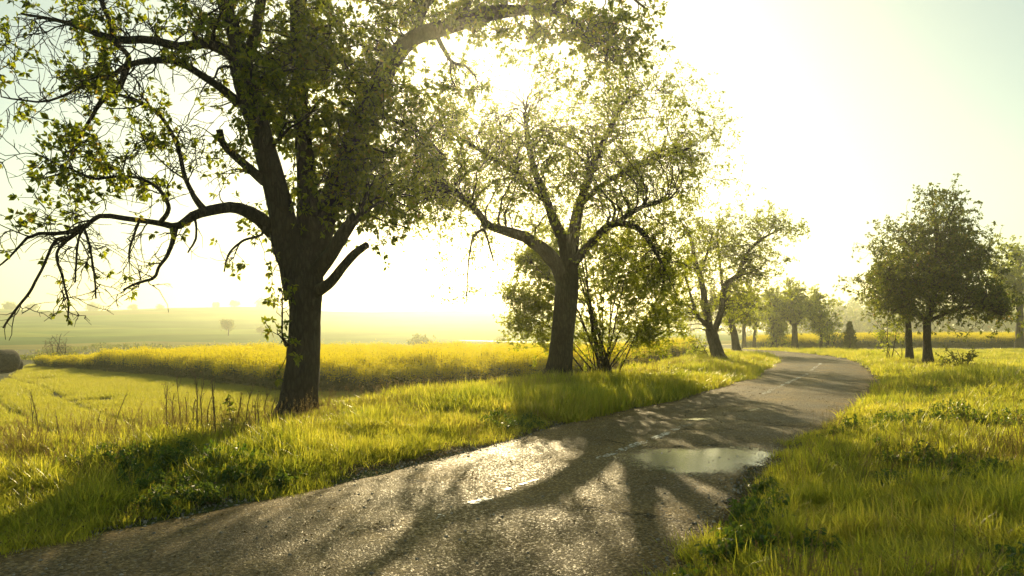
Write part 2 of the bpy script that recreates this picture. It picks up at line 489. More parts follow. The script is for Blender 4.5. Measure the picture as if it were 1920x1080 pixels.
def road_height(x, y):
    x = np.asarray(x, float); y = np.asarray(y, float)
    return road_z(road_dist(x, y).reshape(x.shape), x, y)

def paint_material():
    m, nt, out = mat("worn_paint")
    L = nt.links
    geo = N(nt, "ShaderNodeNewGeometry")
    n1 = N(nt, "ShaderNodeTexNoise"); n1.inputs["Scale"].default_value = 22; n1.inputs["Detail"].default_value = 8
    n2 = N(nt, "ShaderNodeTexNoise"); n2.inputs["Scale"].default_value = 2.2
    L.new(geo.outputs["Position"], n1.inputs[0]); L.new(geo.outputs["Position"], n2.inputs[0])
    ad = N(nt, "ShaderNodeMath", operation='ADD'); L.new(n1.outputs["Fac"], ad.inputs[0]); L.new(n2.outputs["Fac"], ad.inputs[1])
    rm = ramp(nt, [(.50, (0, 0, 0)), (.56, (1, 1, 1))])
    hf = N(nt, "ShaderNodeMath", operation='MULTIPLY'); hf.inputs[1].default_value = .5; L.new(ad.outputs[0], hf.inputs[0]); L.new(hf.outputs[0], rm.inputs[0])
    p = N(nt, "ShaderNodeBsdfPrincipled"); p.inputs["Base Color"].default_value = (.62, .60, .54, 1); p.inputs["Roughness"].default_value = .45
    tr = N(nt, "ShaderNodeBsdfTransparent")
    mx = N(nt, "ShaderNodeMixShader")
    L.new(rm.outputs[0], mx.inputs[0]); L.new(tr.outputs[0], mx.inputs[1]); L.new(p.outputs[0], mx.inputs[2]); L.new(mx.outputs[0], out.inputs[0])
    return m
M_PAINT = paint_material()

def lane_marking(a, b, w0, seed):
    r = np.random.default_rng(seed)
    n = 40
    t = np.linspace(0, 1, n)
    c = a[None] * (1 - t[:, None]) + b[None] * t[:, None]
    d = norm((b - a)[None])[0]
    nr = np.array([d[1], -d[0]])
    wl_ = w0 * (.5 + .25 * fbm(t * 9 + seed, t * 0)) * np.minimum(1, np.minimum(t, 1 - t) * 12 + .3)
    wr_ = w0 * (.5 + .25 * fbm(t * 9 + seed + 30, t * 0)) * np.minimum(1, np.minimum(t, 1 - t) * 12 + .3)
    p = np.concatenate([c - nr * wl_[:, None], c + nr * wr_[:, None]])
    z = road_height(p[:, 0], p[:, 1]) + .006
    i = np.arange(n - 1)
    f = np.stack([i, i + n, i + n + 1, i + 1], 1)
    obj("lane_marking", make_mesh("lane_marking", np.column_stack([p, z]), [f], [M_PAINT]), parent=road)
for k, (a, b, w) in enumerate([((798, 983), (832, 974), .08), ((874, 954), (930, 936), .09), ((945, 926), (1010, 905), .04), ((1120, 866), (1210, 832), .11), ((1210, 832), (1300, 797), .10), ((1430, 742), (1470, 723), .12), ((1470, 723), (1514, 703), .12), ((1520, 697), (1540, 682), .12)]):
    lane_marking(gp(*a), gp(*b), w, 40 + k)

def puddle_material():
    m, nt, out = mat("wet_film")
    L = nt.links
    geo = N(nt, "ShaderNodeNewGeometry")
    at_ = N(nt, "ShaderNodeAttribute", attribute_name="tint")
    vo = N(nt, "ShaderNodeTexVoronoi"); vo.inputs["Scale"].default_value = 48
    n1 = N(nt, "ShaderNodeTexNoise"); n1.inputs["Scale"].default_value = 3.5; n1.inputs["Detail"].default_value = 9
    n2 = N(nt, "ShaderNodeTexNoise"); n2.inputs["Scale"].default_value = 45; n2.inputs["Detail"].default_value = 4
    for n in (vo, n1, n2): L.new(geo.outputs["Position"], n.inputs[0])
    a = N(nt, "ShaderNodeMath", operation='MULTIPLY_ADD'); a.inputs[1].default_value = .6; L.new(n1.outputs["Fac"], a.inputs[0]); L.new(at_.outputs["Fac"], a.inputs[2])
    b = N(nt, "ShaderNodeMath", operation='MULTIPLY_ADD'); b.inputs[1].default_value = 1.0; L.new(n2.outputs["Fac"], b.inputs[0]); L.new(a.outputs[0], b.inputs[2])
    c = N(nt, "ShaderNodeMath", operation='MULTIPLY_ADD'); c.inputs[1].default_value = .5; L.new(vo.outputs["Distance"], c.inputs[0]); L.new(b.outputs[0], c.inputs[2])
    rm = ramp(nt, [(.69, (0, 0, 0)), (.80, (1, 1, 1))])
    hf = N(nt, "ShaderNodeMath", operation='MULTIPLY'); hf.inputs[1].default_value = .5; L.new(c.outputs[0], hf.inputs[0]); L.new(hf.outputs[0], rm.inputs[0])
    p = N(nt, "ShaderNodeBsdfPrincipled"); p.inputs["Base Color"].default_value = (.11, .135, .13, 1); p.inputs["Roughness"].default_value = .10
    p.inputs["Specular IOR Level"].default_value = 1.0
    bp = N(nt, "ShaderNodeBump"); bp.inputs["Strength"].default_value = .25; bp.inputs["Distance"].default_value = .004
    L.new(n2.outputs["Fac"], bp.inputs["Height"]); L.new(bp.outputs[0], p.inputs["Normal"])
    tr = N(nt, "ShaderNodeBsdfTransparent")
    mx = N(nt, "ShaderNodeMixShader")
    L.new(rm.outputs[0], mx.inputs[0]); L.new(tr.outputs[0], mx.inputs[1]); L.new(p.outputs[0], mx.inputs[2]); L.new(mx.outputs[0], out.inputs[0])
    return m
M_PUDDLE = puddle_material()
for (c, ly, lx, seed, strength) in PUDDLES:
    nr_, na = 14, 56
    a = np.arange(na) / na * 2 * math.pi
    rad = 1 + .22 * fbm(np.cos(a) * 1.5 + seed, np.sin(a) * 1.5 + seed)
    rr = np.linspace(0, 1.25, nr_)
    # long axis follows the road
    ux, uy = np.array([.62, .78]), np.array([.78, -.62])
    q = rr[:, None] * rad[None]
    p = c[None, None] + (q * np.sin(a))[..., None] * ly * ux + (q * np.cos(a))[..., None] * lx * uy
    z = road_height(p[..., 0], p[..., 1]) + .004
    tn = np.repeat(((1 - rr ** 1.2) * strength)[:, None], na, 1)
    i = np.arange(nr_ - 1)[:, None] * na
    j = np.arange(na)[None]; j2 = (j + 1) % na
    f = np.stack([i + j, i + na + j, i + na + j2, i + j2], -1).reshape(-1, 4)
    me = make_mesh("puddle", np.concatenate([p, z[..., None]], -1).reshape(-1, 3), [f], [M_PUDDLE], True, tn.ravel())
    obj("puddle", me, kind="structure")

# ------------------------------------------------------------------ trees
def spawn(P, R, spacing, tmin, tmax, ang, r, updown=0.0):
    """children along parents P (n,k,3) -> start, direction, parent radius"""
    n, k, _ = P.shape
    seg = np.linalg.norm(np.diff(P, axis=1), axis=2)
    ln = seg.sum(1) * (tmax - tmin)
    cnt = r.poisson(ln / spacing)
    idx = np.repeat(np.arange(n), cnt)
    t = tmin + (tmax - tmin) * r.random(len(idx))
    u = t * (k - 1)
    i = np.minimum(u.astype(int), k - 2)
    fr = (u - i)[:, None]
    S = P[idx, i] * (1 - fr) + P[idx, i + 1] * fr
    T = norm(P[idx, i + 1] - P[idx, i])
    rad = R[idx, i] * (1 - fr[:, 0]) + R[idx, i + 1] * fr[:, 0]
    q = norm(np.cross(T, r.normal(size=T.shape)))
    a = np.radians(r.normal(ang[0], ang[1], len(idx)))[:, None]
    D = np.cos(a) * T + np.sin(a) * q
    D[:, 2] += updown
    return S, norm(D), rad, t

def grow(S, D, length, r0, steps, wig, trop, r, taper=.35):
    n = len(S)
    P = np.empty((n, steps + 1, 3)); P[:, 0] = S
    d = D.copy()
    for k in range(steps):
        d = norm(d + r.normal(size=(n, 3)) * wig + np.array([0, 0, trop]))
        P[:, k + 1] = P[:, k] + d * (length / steps)[:, None]
    R = r0[:, None] * np.linspace(1, taper, steps + 1)[None]
    return P, R

def reach(targets, SP, SR, ST, r, k=9, lift=.16, wob=.05, rmax=.06, rmin=.012):
    """curved branches from the closest skeleton points to the targets"""
    n = len(targets)
    d = np.linalg.norm(targets[:, None] - SP[None], axis=2) + .9 * np.maximum(0, SP[None, :, 2] - targets[:, None, 2]) - SR[None] * 2
    d = d * (1 + .55 * r.random(d.shape))
    i = d.argmin(1)
    s = SP[i]
    dist = np.linalg.norm(targets - s, axis=1)[:, None]
    c1 = s + norm(ST[i] + .6 * norm(targets - s)) * dist * .4
    c2 = targets * .35 + s * .65 + np.array([0, 0, 1]) * dist * lift * 1.6 + r.normal(size=(n, 3)) * dist * .06
    t = np.linspace(0, 1, k)[None, :, None]
    P = (1 - t) ** 3 * s[:, None] + 3 * (1 - t) ** 2 * t * c1[:, None] + 3 * (1 - t) * t ** 2 * c2[:, None] + t ** 3 * targets[:, None]
    w = r.normal(size=P.shape) * wob * dist[:, None] / 3
    w[:, 0] = 0
    P = P + w
    r0 = np.clip(.32 * SR[i], rmin, min(rmax, .034)) * np.clip(dist[:, 0] / 1.2, .5, 1.2)
    R = r0[:, None] * np.linspace(1, .3, k)[None]
    return P, R

def skel(P, R):
    T = np.empty_like(P); T[:, :-1] = np.diff(P, axis=1); T[:, -1] = T[:, -2]
    return P.reshape(-1, 3), R.reshape(-1), norm(T).reshape(-1, 3)

def leaves(pos, dirs, per, L, r, spread=1.0, ratio=.55, droop=.25, off=.03):
    """rosettes of small folded leaves; returns verts, tris, tint"""
    m = len(pos)
    idx = np.repeat(np.arange(m), per)
    n = len(idx)
    d = norm(dirs[idx] + r.normal(size=(n, 3)) * spread + np.array([0, 0, -droop]))
    base = pos[idx] + norm(d + r.normal(size=(n, 3)) * .3) * off * r.random((n, 1))
    ln = L * (.55 + .6 * r.random(n))[:, None]
    side = norm(np.cross(d, r.normal(size=(n, 3))))
    nrm = np.cross(side, d)
    w = ln * ratio * .5
    fold = (.15 + .35 * r.random((n, 1)))
    mid = base + d * ln * .45
    a = mid + side * w + nrm * w * fold
    b = mid - side * w + nrm * w * fold
    tip = base + d * ln + nrm * ln * -.18 * r.random((n, 1)) + np.array([0, 0, -1]) * ln * .12
    v = np.stack([base, a, tip, b], 1).reshape(-1, 3)
    o = np.arange(n)[:, None] * 4
    f = np.concatenate([o + np.array([[0, 1, 2]]), o + np.array([[0, 2, 3]])])
    tn = np.repeat(np.clip(r.normal(.45, .22, n) + np.repeat(r.normal(0, .12, m), per), 0, 1), 4)
    return v, f, tn

def guided(path, d0, n, r, kink=.012):
    """path rows: px, py, width px, depth offset -> polyline + radii"""
    a = np.array([[*at(px, py, d0 + dd), w * .5 * (d0 + dd) / F] for px, py, w, dd in path])
    c = catmull(a, n)
    P = c[:, :3]
    ln = np.linalg.norm(np.diff(P, axis=0), axis=1).sum()
    w = np.cumsum(r.normal(size=(n, 3)), 0)
    w -= np.linspace(0, 1, n)[:, None] * w[-1]
    P = P + w * kink * ln / n * 2
    return P, np.maximum(c[:, 3], .004)

def rough_tube(P, R, sides, r, amp=.10):
    k = len(P)
    a = np.arange(sides) / sides * 2 * math.pi
    s = np.concatenate([[0], np.cumsum(np.linalg.norm(np.diff(P, axis=0), axis=1))])
    o = r.random() * 40
    j = 1 + amp * fbm(np.cos(a)[None] * 2.2 + s[:, None] * .8 + o, np.sin(a)[None] * 2.2 + s[:, None] * 1.7 + o, 4)
    return tubes(P[None], R[None], sides, True, j[None])

def ellipse_targets(specs, d0, r):
    out = []
    for cx, cy, rx, ry, dd, dr, n in specs:
        q = r.normal(size=(n, 3))
        q = norm(q) * (r.random((n, 1)) ** .40) * (1 + .16 * r.normal(size=(n, 1)))
        dep = d0 + dd + q[:, 2] * dr
        px, py = cx + q[:, 0] * rx, cy + q[:, 1] * ry
        out.append(np.stack([(px - CX) / F * dep, dep, EYE + (HY - py) / F * dep], 1))
    return np.vstack(out)

def pix(P):
    return CX + P[:, 0] / P[:, 1] * F, HY - (P[:, 2] - EYE) / P[:, 1] * F

def build_tree(name, label, group, d0, trunk_path, limbs, crown, seed, bark, leafm, *, leaf=.07, per=6, twig_sp=.16, twig_len=(.25, .7),
               spur_sp=.12, keep=None, sides=16, crown2=0, twig_r=.008, spread=1.0, wig=.28, trop=.0, limb_twigs=True, flare=1.5, singles=0, base_xy=None):
    r = np.random.default_rng(seed)
    TP, TR = guided(trunk_path, d0, 46, r, .006)
    gz = float(ground_z(np.array([TP[0, 0]]), np.array([TP[0, 1]]))[0])
    # plant the foot in the ground with a root flare
    foot = TP[0].copy(); foot[2] = gz - .15
    up = TP[:, 2] > gz + .05
    TR = np.concatenate([TR[up][:1], TR[up]])
    TP = np.vstack([foot[None], TP[up]])
    hgt = TP[:, 2] - gz
    TR = TR * (1 + (flare - 1) * np.exp(-np.maximum(hgt, 0) / .22))
    root = thing(name, label, "tree", (foot[0], foot[1], gz), group)
    org = np.array([foot[0], foot[1], gz])
    b = Bag(); v, f, c = rough_tube(TP, TR, sides, r); b.add(v, f); b.f.append(c + 0); b.mi.append(np.zeros(len(c)))
    obj("trunk", b.mesh("trunk", [bark], True, org), root)
    SPs, SRs, STs = [TP[len(TP) // 2:]], [TR[len(TP) // 2:]], [norm(np.gradient(TP, axis=0))[len(TP) // 2:]]
    GL = []
    for path in limbs:
        P, R = guided(path, d0, 30, r, .012 if path[0][2] > 12 else .03)
        b = Bag(); v, f, c = rough_tube(P, R, max(8, sides - 4), r, .09); b.add(v, f); b.f.append(c); b.mi.append(np.zeros(len(c)))
        obj("limb", b.mesh("limb", [bark], True, org), root)
        SPs.append(P); SRs.append(R); STs.append(norm(np.gradient(P, axis=0)))
        GL.append((P, R))
    SP, SR, ST = np.vstack(SPs), np.concatenate(SRs), np.vstack(STs)
    tw = Bag()
    tg = ellipse_targets(crown, d0, r)
    BP, BR = reach(tg, SP, SR, ST, r)
    tw.add(*tubes(BP, BR, 5))
    parents = [(BP, BR, .25)]
    if crown2:
        s2p, s2r, s2t = skel(BP[:, 3:], BR[:, 3:])
        jitter = tg[r.integers(0, len(tg), crown2)] + r.normal(size=(crown2, 3)) * np.array([.7, .7, .6])
        B2, R2 = reach(jitter, s2p, s2r, s2t, r, 7, .1, .07, .02, .008)
        tw.add(*tubes(B2, R2, 4)); parents.append((B2, R2, .2))
    if limb_twigs:
        for P, R in GL:
            th = np.where(R < .075)[0]
            if len(th) > 3:
                i0 = th[0]
                Pk = P[i0:]; Rk = R[i0:]
                kk = np.linspace(0, len(Pk) - 1, 9)
                ii = kk.astype(int)
                thin_ = Rk.mean() < .034
                S, D, rad, t = spawn(Pk[ii][None], Rk[ii][None], .13 if thin_ else .30, .05, 1, (52, 18), r)
                ln = r.uniform(.12, .5, len(S)) if thin_ else r.uniform(.4, 1.1, len(S))
                P1, R1 = grow(S, D, ln, np.clip(rad * .5, .008, .016), 7, wig, trop, r)
                if len(S):
                    tw.add(*tubes(P1, R1, 4)); parents.append((P1, R1, .1))
    LPos, LDir = [], []
    for P, R, t0 in parents:
        S, D, rad, t = spawn(P, R, twig_sp, t0, 1, (52, 16), r)
        ln = r.uniform(*twig_len, len(S))
        T1, TR1 = grow(S, D, ln, np.full(len(S), twig_r), 4, wig, trop, r, .5)
        tw.add(*tubes(T1, TR1, 3))
        S2, D2, rad2, _ = spawn(T1, TR1, spur_sp, .15, 1, (58, 20), r)
        ls = r.uniform(.04, .16, len(S2))
        T2, TR2 = grow(S2, D2, ls, np.full(len(S2), twig_r * .6), 1, .25, .05, r, .6)
        tw.add(*tubes(T2, TR2, 3))
        LPos += [T2[:, -1], T1[:, -1], P[:, -1]]
        LDir += [norm(T2[:, -1] - T2[:, -2]), norm(T1[:, -1] - T1[:, -2]), norm(P[:, -1] - P[:, -2])]
    LP, LD = np.vstack(LPos), np.vstack(LDir)
    if keep is not None:
        px, py = pix(LP)
        sel = r.random(len(LP)) < keep(px, py)
        LP, LD = LP[sel], LD[sel]
    obj("twigs", tw.mesh("twigs", [bark], True, org), root, "stuff")
    if singles:
        # clusters that hang free at the rim of the crown become objects of their own
        px, py = pix(LP)
        score = px + r.normal(size=len(px)) * 90
        inside = (px > 5) & (py > 5)
        order = np.argsort(np.where(inside, score, 1e9))[:singles]
        mask = np.zeros(len(LP), bool); mask[order] = True
        protos = []
        for q in range(8):
            v, f, tn = leaves(np.zeros((1, 3)), np.array([[0, 0, 1.0]]), per, leaf, r, spread, off=.03)
            bb = Bag(); bb.add(v, f, tn); protos.append(bb.mesh("leaf_cluster", [leafm], False))
        for p, d in zip(LP[mask], LD[mask]):
            o = obj("leaf_cluster", protos[r.integers(0, 8)], root)
            o.location = p - org
            e = Vector(d).to_track_quat('Z', 'Y').to_euler(); e.rotate_axis('Z', r.random() * 6.28)
            o.rotation_euler = e
            o.scale = [r.uniform(.9, 1.35)] * 3
        LP, LD = LP[~mask], LD[~mask]
    v, f, tn = leaves(LP, LD, per, leaf, r, spread)
    cb = Bag(); cb.add(v, f, tn)
    obj("crown", cb.mesh("crown", [leafm], False, org), root, "stuff")
    print(name, "leaves", len(v) // 4, "twig tris", sum(len(x) for x in tw.f) * 2)
    return root

# --- the big tree in front
def keep1(px, py):
    k = np.full(px.shape, .6)
    k = np.where(px < 440, np.where(vnoise(px * .02, py * .02) > .0, .50, .06), k)
    k = np.where((px < 430) & (py > 440), .05, k)
    k = np.where((px > 450) & (px < 860) & (py < 430), 1, k)
    k = np.where(px > 860, .85, k)
    d = np.hypot(px - 962, py - 165)
    return np.where(d < 45, .03, np.where(d < 100, k * .6, k))
t1_trunk = [(555, 800, 72, 0), (561, 740, 66, 0), (567, 690, 61, 0), (571, 630, 56, 0), (573, 570, 57, 0), (573, 525, 62, 0), (574, 490, 60, 0), (577, 470, 52, 0)]
t1_limbs = [
    [(560, 560, 50, 0), (552, 500, 56, 0), (538, 450, 52, -.1), (524, 385, 48, -.2), (507, 320, 43, -.3), (488, 250, 41, -.3), (468, 190, 42, -.4), (452, 140, 38, -.4), (438, 108, 28, -.5), (405, 92, 20, -.7), (380, 85, 18, -.8), (340, 92, 16, -.9), (300, 82, 15, -1), (260, 78, 14, -1.1), (215, 78, 14, -1.2), (170, 60, 11, -1.2), (110, 40, 7, -1.3), (40, 26, 4, -1.4)],
    [(216, 80, 10, -1.2), (207, 45, 9, -1.2), (190, 0, 8, -1.1), (175, -60, 6, -1)],
    [(215, 80, 10, -1.2), (240, 105, 9, -1.1), (236, 130, 12, -1.1), (222, 165, 10, -1.2), (190, 190, 9, -1.3), (170, 220, 7, -1.3), (150, 255, 6, -1.4), (135, 300, 4, -1.5)],
    [(455, 150, 28, -.4), (445, 80, 30, -.3), (425, 20, 26, -.2), (400, -60, 20, 0), (370, -150, 12, .2)],
    [(460, 130, 22, -.3), (478, 60, 20, .1), (492, -10, 18, .4), (510, -110, 12, .6), (515, -200, 7, .7)],
    [(446, 192, 18, -.4), (425, 172, 15, -.6), (400, 155, 14, -.8), (365, 133, 13, -1), (330, 115, 13, -1.1), (285, 114, 12, -1.2), (240, 122, 10, -1.2), (205, 145, 8, -1.3), (160, 160, 6, -1.4), (90, 190, 4, -1.5), (20, 185, 3, -1.6)],
    [(496, 340, 20, -.3), (470, 318, 17, -.6), (440, 292, 15, -.8), (418, 268, 13, -.9), (411, 243, 13, -1)],
    [(512, 435, 30, -.1), (482, 407, 27, -.4), (440, 389, 22, -.8), (400, 393, 19, -1.1), (362, 404, 17, -1.3), (335, 424, 14, -1.5), (300, 418, 11, -1.7), (245, 410, 10, -1.9), (190, 405, 9, -2.1), (165, 420, 8, -2.2), (120, 437, 8, -2.4), (60, 440, 6, -2.5), (20, 480, 4, -2.6), (-10, 505, 3, -2.7)],
    [(330, 424, 11, -1.5), (324, 450, 9, -1.6), (312, 478, 7, -1.7), (297, 500, 6, -1.7), (288, 521, 6, -1.7), (258, 530, 5, -1.8), (231, 543, 3, -1.8)],
    [(385, 396, 14, -1.2), (362, 366, 10, -1.2), (345, 325, 8, -1.3), (333, 275, 8, -1.3), (305, 222, 7, -1.3), (270, 195, 7, -1.3), (224, 178, 6, -1.3)],
    [(300, 418, 10, -1.7), (315, 385, 8, -1.9), (285, 345, 6, -2), (235, 330, 5, -2.1), (180, 335, 5, -2.2), (130, 315, 4, -2.3)],
    [(165, 422, 9, -2.2), (128, 448, 7, -2.3), (105, 455, 6, -2.3), (82, 500, 5, -2.4), (55, 550, 5, -2.4), (25, 590, 4, -2.4), (6, 615, 3, -2.4)],
    [(150, 432, 6, -2.2), (108, 470, 5, -2.3), (118, 520, 4, -2.3), (128, 565, 4, -2.3), (126, 600, 3, -2.3)],
    [(155, 430, 5, -2.2), (146, 455, 4, -2.2), (142, 500, 4, -2.2), (141, 530, 3, -2.2)],
    [(158, 428, 5, -2.2), (168, 462, 4, -2.2), (176, 510, 4, -2.2), (180, 560, 3, -2.2)],
    [(262, 412, 5, -1.9), (252, 440, 4, -1.9), (243, 470, 4, -1.9), (242, 492, 3, -1.9)],
    [(362, 400, 6, -1.3), (368, 425, 4, -1.3), (366, 450, 4, -1.3), (352, 474, 3, -1.3)],
    [(497, 415, 7, -.3), (490, 440, 5, -.4), (455, 452, 5, -.5), (430, 475, 4, -.6), (420, 510, 3, -.6)],
    [(505, 425, 6, -.2), (512, 460, 4, -.3), (520, 490, 4, -.3), (535, 520, 3, -.3)],
    [(578, 490, 48, .1), (582, 430, 46, .2), (580, 370, 40, .3), (574, 300, 34, .4), (568, 230, 30, .5), (560, 150, 26, .6), (556, 60, 22, .7), (550, -40, 16, .8), (545, -150, 9, .9)],
    [(580, 500, 46, .1), (600, 440, 44, .2), (618, 380, 42, .4), (640, 320, 40, .6), (662, 275, 39, .8), (682, 225, 37, 1), (700, 180, 36, 1.2), (720, 140, 35, 1.4), (748, 97, 33, 1.5), (785, 66, 29, 1.6), (830, 52, 28, 1.7), (880, 34, 28, 1.8), (935, 24, 25, 1.9), (990, 20, 17, 2), (1050, 28, 12, 2.1), (1105, 60, 8, 2.2), (1150, 105, 5, 2.3)],
    [(778, 70, 15, 1.6), (787, 40, 13, 1.6), (806, -5, 12, 1.6), (830, -70, 9, 1.7)],
    [(862, 40, 10, 1.8), (880, 5, 12, 1.8), (905, -60, 10, 1.9), (930, -130, 6, 2)],
    [(815, 60, 10, 1.7), (832, 95, 8, 1.7), (848, 118, 6, 1.7), (872, 124, 5, 1.7), (893, 145, 3, 1.7)],
    [(846, 112, 5, 1.7), (845, 140, 4, 1.7), (855, 165, 3, 1.7)],
    [(592, 510, 32, -.1), (618, 478, 27, -.3), (644, 438, 24, -.5), (660, 415, 21, -.6), (669, 407, 20, -.6)],
    [(592, 548, 24, -.1), (618, 530, 20, -.3), (640, 503, 18, -.4), (660, 480, 17, -.5), (672, 470, 15, -.5), (688, 459, 13, -.6)],
    [(690, 200, 14, 1), (735, 225, 9, 1), (790, 250, 6, 1.1), (830, 290, 4, 1.2)],
    [(1010, 20, 10, 2), (1090, -10, 8, 2), (1160, -20, 6, 2.1), (1215, 20, 4, 2.2)],
    [(538, 648, 8, -.3), (529, 630, 4, -.4), (528, 590, 3, -.4), (530, 545, 2, -.4)],
]
t1_crown = [(300, 40, 230, 90, -1.0, 1.2, 55), (120, 120, 130, 110, -1.3, .8, 32), (250, 290, 200, 110, -1.6, .9, 46), (90, 350, 100, 90, -2.1, .6, 18),
            (480, 120, 130, 150, -.1, 1.5, 36), (620, 140, 150, 170, .6, 1.7, 130), (640, 320, 120, 120, .5, 1.2, 70), (760, 250, 80, 160, 1.1, 1.0, 24), (740, 380, 60, 60, .9, .6, 10),
            (820, 20, 150, 70, 1.6, 1.1, 30), (1070, 45, 160, 70, 2.1, .9, 56), (1180, 60, 55, 65, 2.2, .5, 16), (430, 300, 50, 60, -.8, .5, 8),
            (450, -130, 330, 130, .2, 2.0, 50), (850, -90, 260, 90, 1.8, 1.4, 26)]
build_tree("old_tree", "tall old tree with thick dark trunk and long arching limbs, nearest in the left verge",
           "trees lining the road", 14.1, t1_trunk, t1_limbs, t1_crown, 21, M_BARK, M_LEAF, leaf=.105, per=8, twig_sp=.19, spur_sp=.16,
           keep=keep1, sides=28, twig_r=.0085, wig=.30, trop=-.03, singles=300, crown2=300)

# --- second tree with the sun in its crown
def keep2(px, py):
    d = np.hypot(px - 962, py - 165)
    k = np.full(px.shape, .9)
    return np.where(d < 38, .03, np.where(d < 80, .5, k))
build_tree("leaning_tree", "forked tree with a wide fine leaved crown, the sun shining through its top",
           "trees lining the road", 21.8,
           [(1042, 738, 54, 0), (1048, 690, 47, 0), (1055, 635, 43, 0), (1061, 580, 43, 0), (1063, 540, 44, 0), (1065, 515, 40, 0)],
           [[(1058, 540, 26, 0), (1045, 500, 27, -.2), (1020, 470, 25, -.5), (985, 446, 22, -.7), (945, 432, 18, -1), (915, 422, 14, -1.2), (890, 392, 12, -1.4), (862, 365, 9, -1.6), (830, 345, 7, -1.8), (795, 320, 5, -2)],
            [(1066, 530, 28, 0), (1058, 460, 24, .2), (1040, 415, 19, .4), (1025, 380, 16, .5), (1005, 330, 13, .7), (990, 270, 10, .9), (985, 210, 7, 1)],
            [(1068, 520, 30, 0), (1074, 450, 24, .1), (1085, 390, 19, .3), (1100, 345, 16, .4), (1120, 290, 12, .6), (1150, 230, 9, .8), (1180, 180, 6, 1)],
            [(1072, 500, 18, 0), (1110, 455, 15, -.5), (1150, 420, 14, -.9), (1195, 428, 11, -1.2), (1225, 465, 8, -1.4), (1250, 515, 5, -1.5)],
            [(1150, 420, 10, -.9), (1200, 390, 9, -1.1), (1260, 370, 6, -1.4)],
            [(1088, 380, 12, .3), (1150, 330, 10, 1), (1220, 300, 8, 1.5), (1290, 280, 5, 1.9)],
            [(1020, 370, 11, .5), (960, 320, 9, .4), (900, 280, 7, .2), (850, 250, 4, .1)],
            [(920, 424, 7, -1.2), (890, 440, 5, -1.3), (880, 480, 3, -1.3), (875, 560, 2, -1.3)], [(900, 405, 6, -1.3), (915, 450, 4, -1.3), (925, 490, 3, -1.3)]],
           [(1040, 268, 285, 126, .2, 2.6, 150), (860, 320, 130, 95, -.6, 1.8, 52), (1250, 310, 105, 105, .6, 1.8, 30), (1080, 350, 180, 80, .2, 2.2, 26),
            (1220, 440, 90, 80, -.9, 1.2, 28), (790, 365, 70, 60, -1.4, .9, 24), (1090, 150, 150, 40, .8, 1.6, 14), (1010, 330, 120, 60, .2, 1.5, 14)],
           22, M_BARK_B, M_LEAF_FINE, leaf=.072, per=6, twig_sp=.17, spur_sp=.15, keep=keep2, sides=20, twig_r=.0075, crown2=820, twig_len=(.3, .85), trop=-.02)

# --- third tree, twin stem by the bend
build_tree("twin_stem_tree", "twin stemmed tree with dark leaning base, left of the road just before it bends",
           "trees lining the road", 38.7,
           [(1350, 684, 25, 0), (1343, 655, 22, 0), (1336, 632, 22, 0), (1331, 615, 21, 0)],
           [[(1333, 622, 14, 0), (1328, 600, 14, .1), (1323, 569, 13, .3), (1316, 528, 11, .4), (1304, 490, 9, .4), (1296, 450, 7, .5), (1280, 420, 5, .6)],
            [(1336, 628, 14, 0), (1345, 605, 12, -.2), (1352, 580, 11, -.3), (1358, 537, 10, -.4), (1383, 515, 8, -.5), (1393, 490, 7, -.6), (1410, 463, 6, -.8), (1437, 443, 4, -.9), (1465, 430, 3, -1)],
            [(1331, 615, 9, 0), (1318, 602, 8, -.3), (1305, 588, 7, -.5), (1296, 555, 5, -.7), (1285, 520, 3, -.8)],
            [(1356, 545, 6, -.4), (1350, 500, 5, .1), (1345, 450, 4, .4), (1350, 410, 3, .6)],
            [(1312, 515, 6, .4), (1325, 480, 5, .2), (1335, 440, 3, 0)]],
           [(1330, 455, 75, 70, 0, 2.4, 46), (1420, 440, 70, 60, -.6, 1.8, 40), (1375, 480, 80, 60, -.2, 2.2, 26), (1290, 520, 40, 80, .2, 1.6, 26), (1430, 510, 45, 35, -.6, 1.4, 18), (1275, 590, 28, 40, -.4, 1.2, 14), (1385, 560, 40, 36, -.2, 1.2, 20)],
           23, M_BARK_B, M_LEAF_FINE, leaf=.11, per=6, twig_sp=.24, spur_sp=.22, sides=14, twig_r=.011, crown2=170, twig_len=(.3, .8))

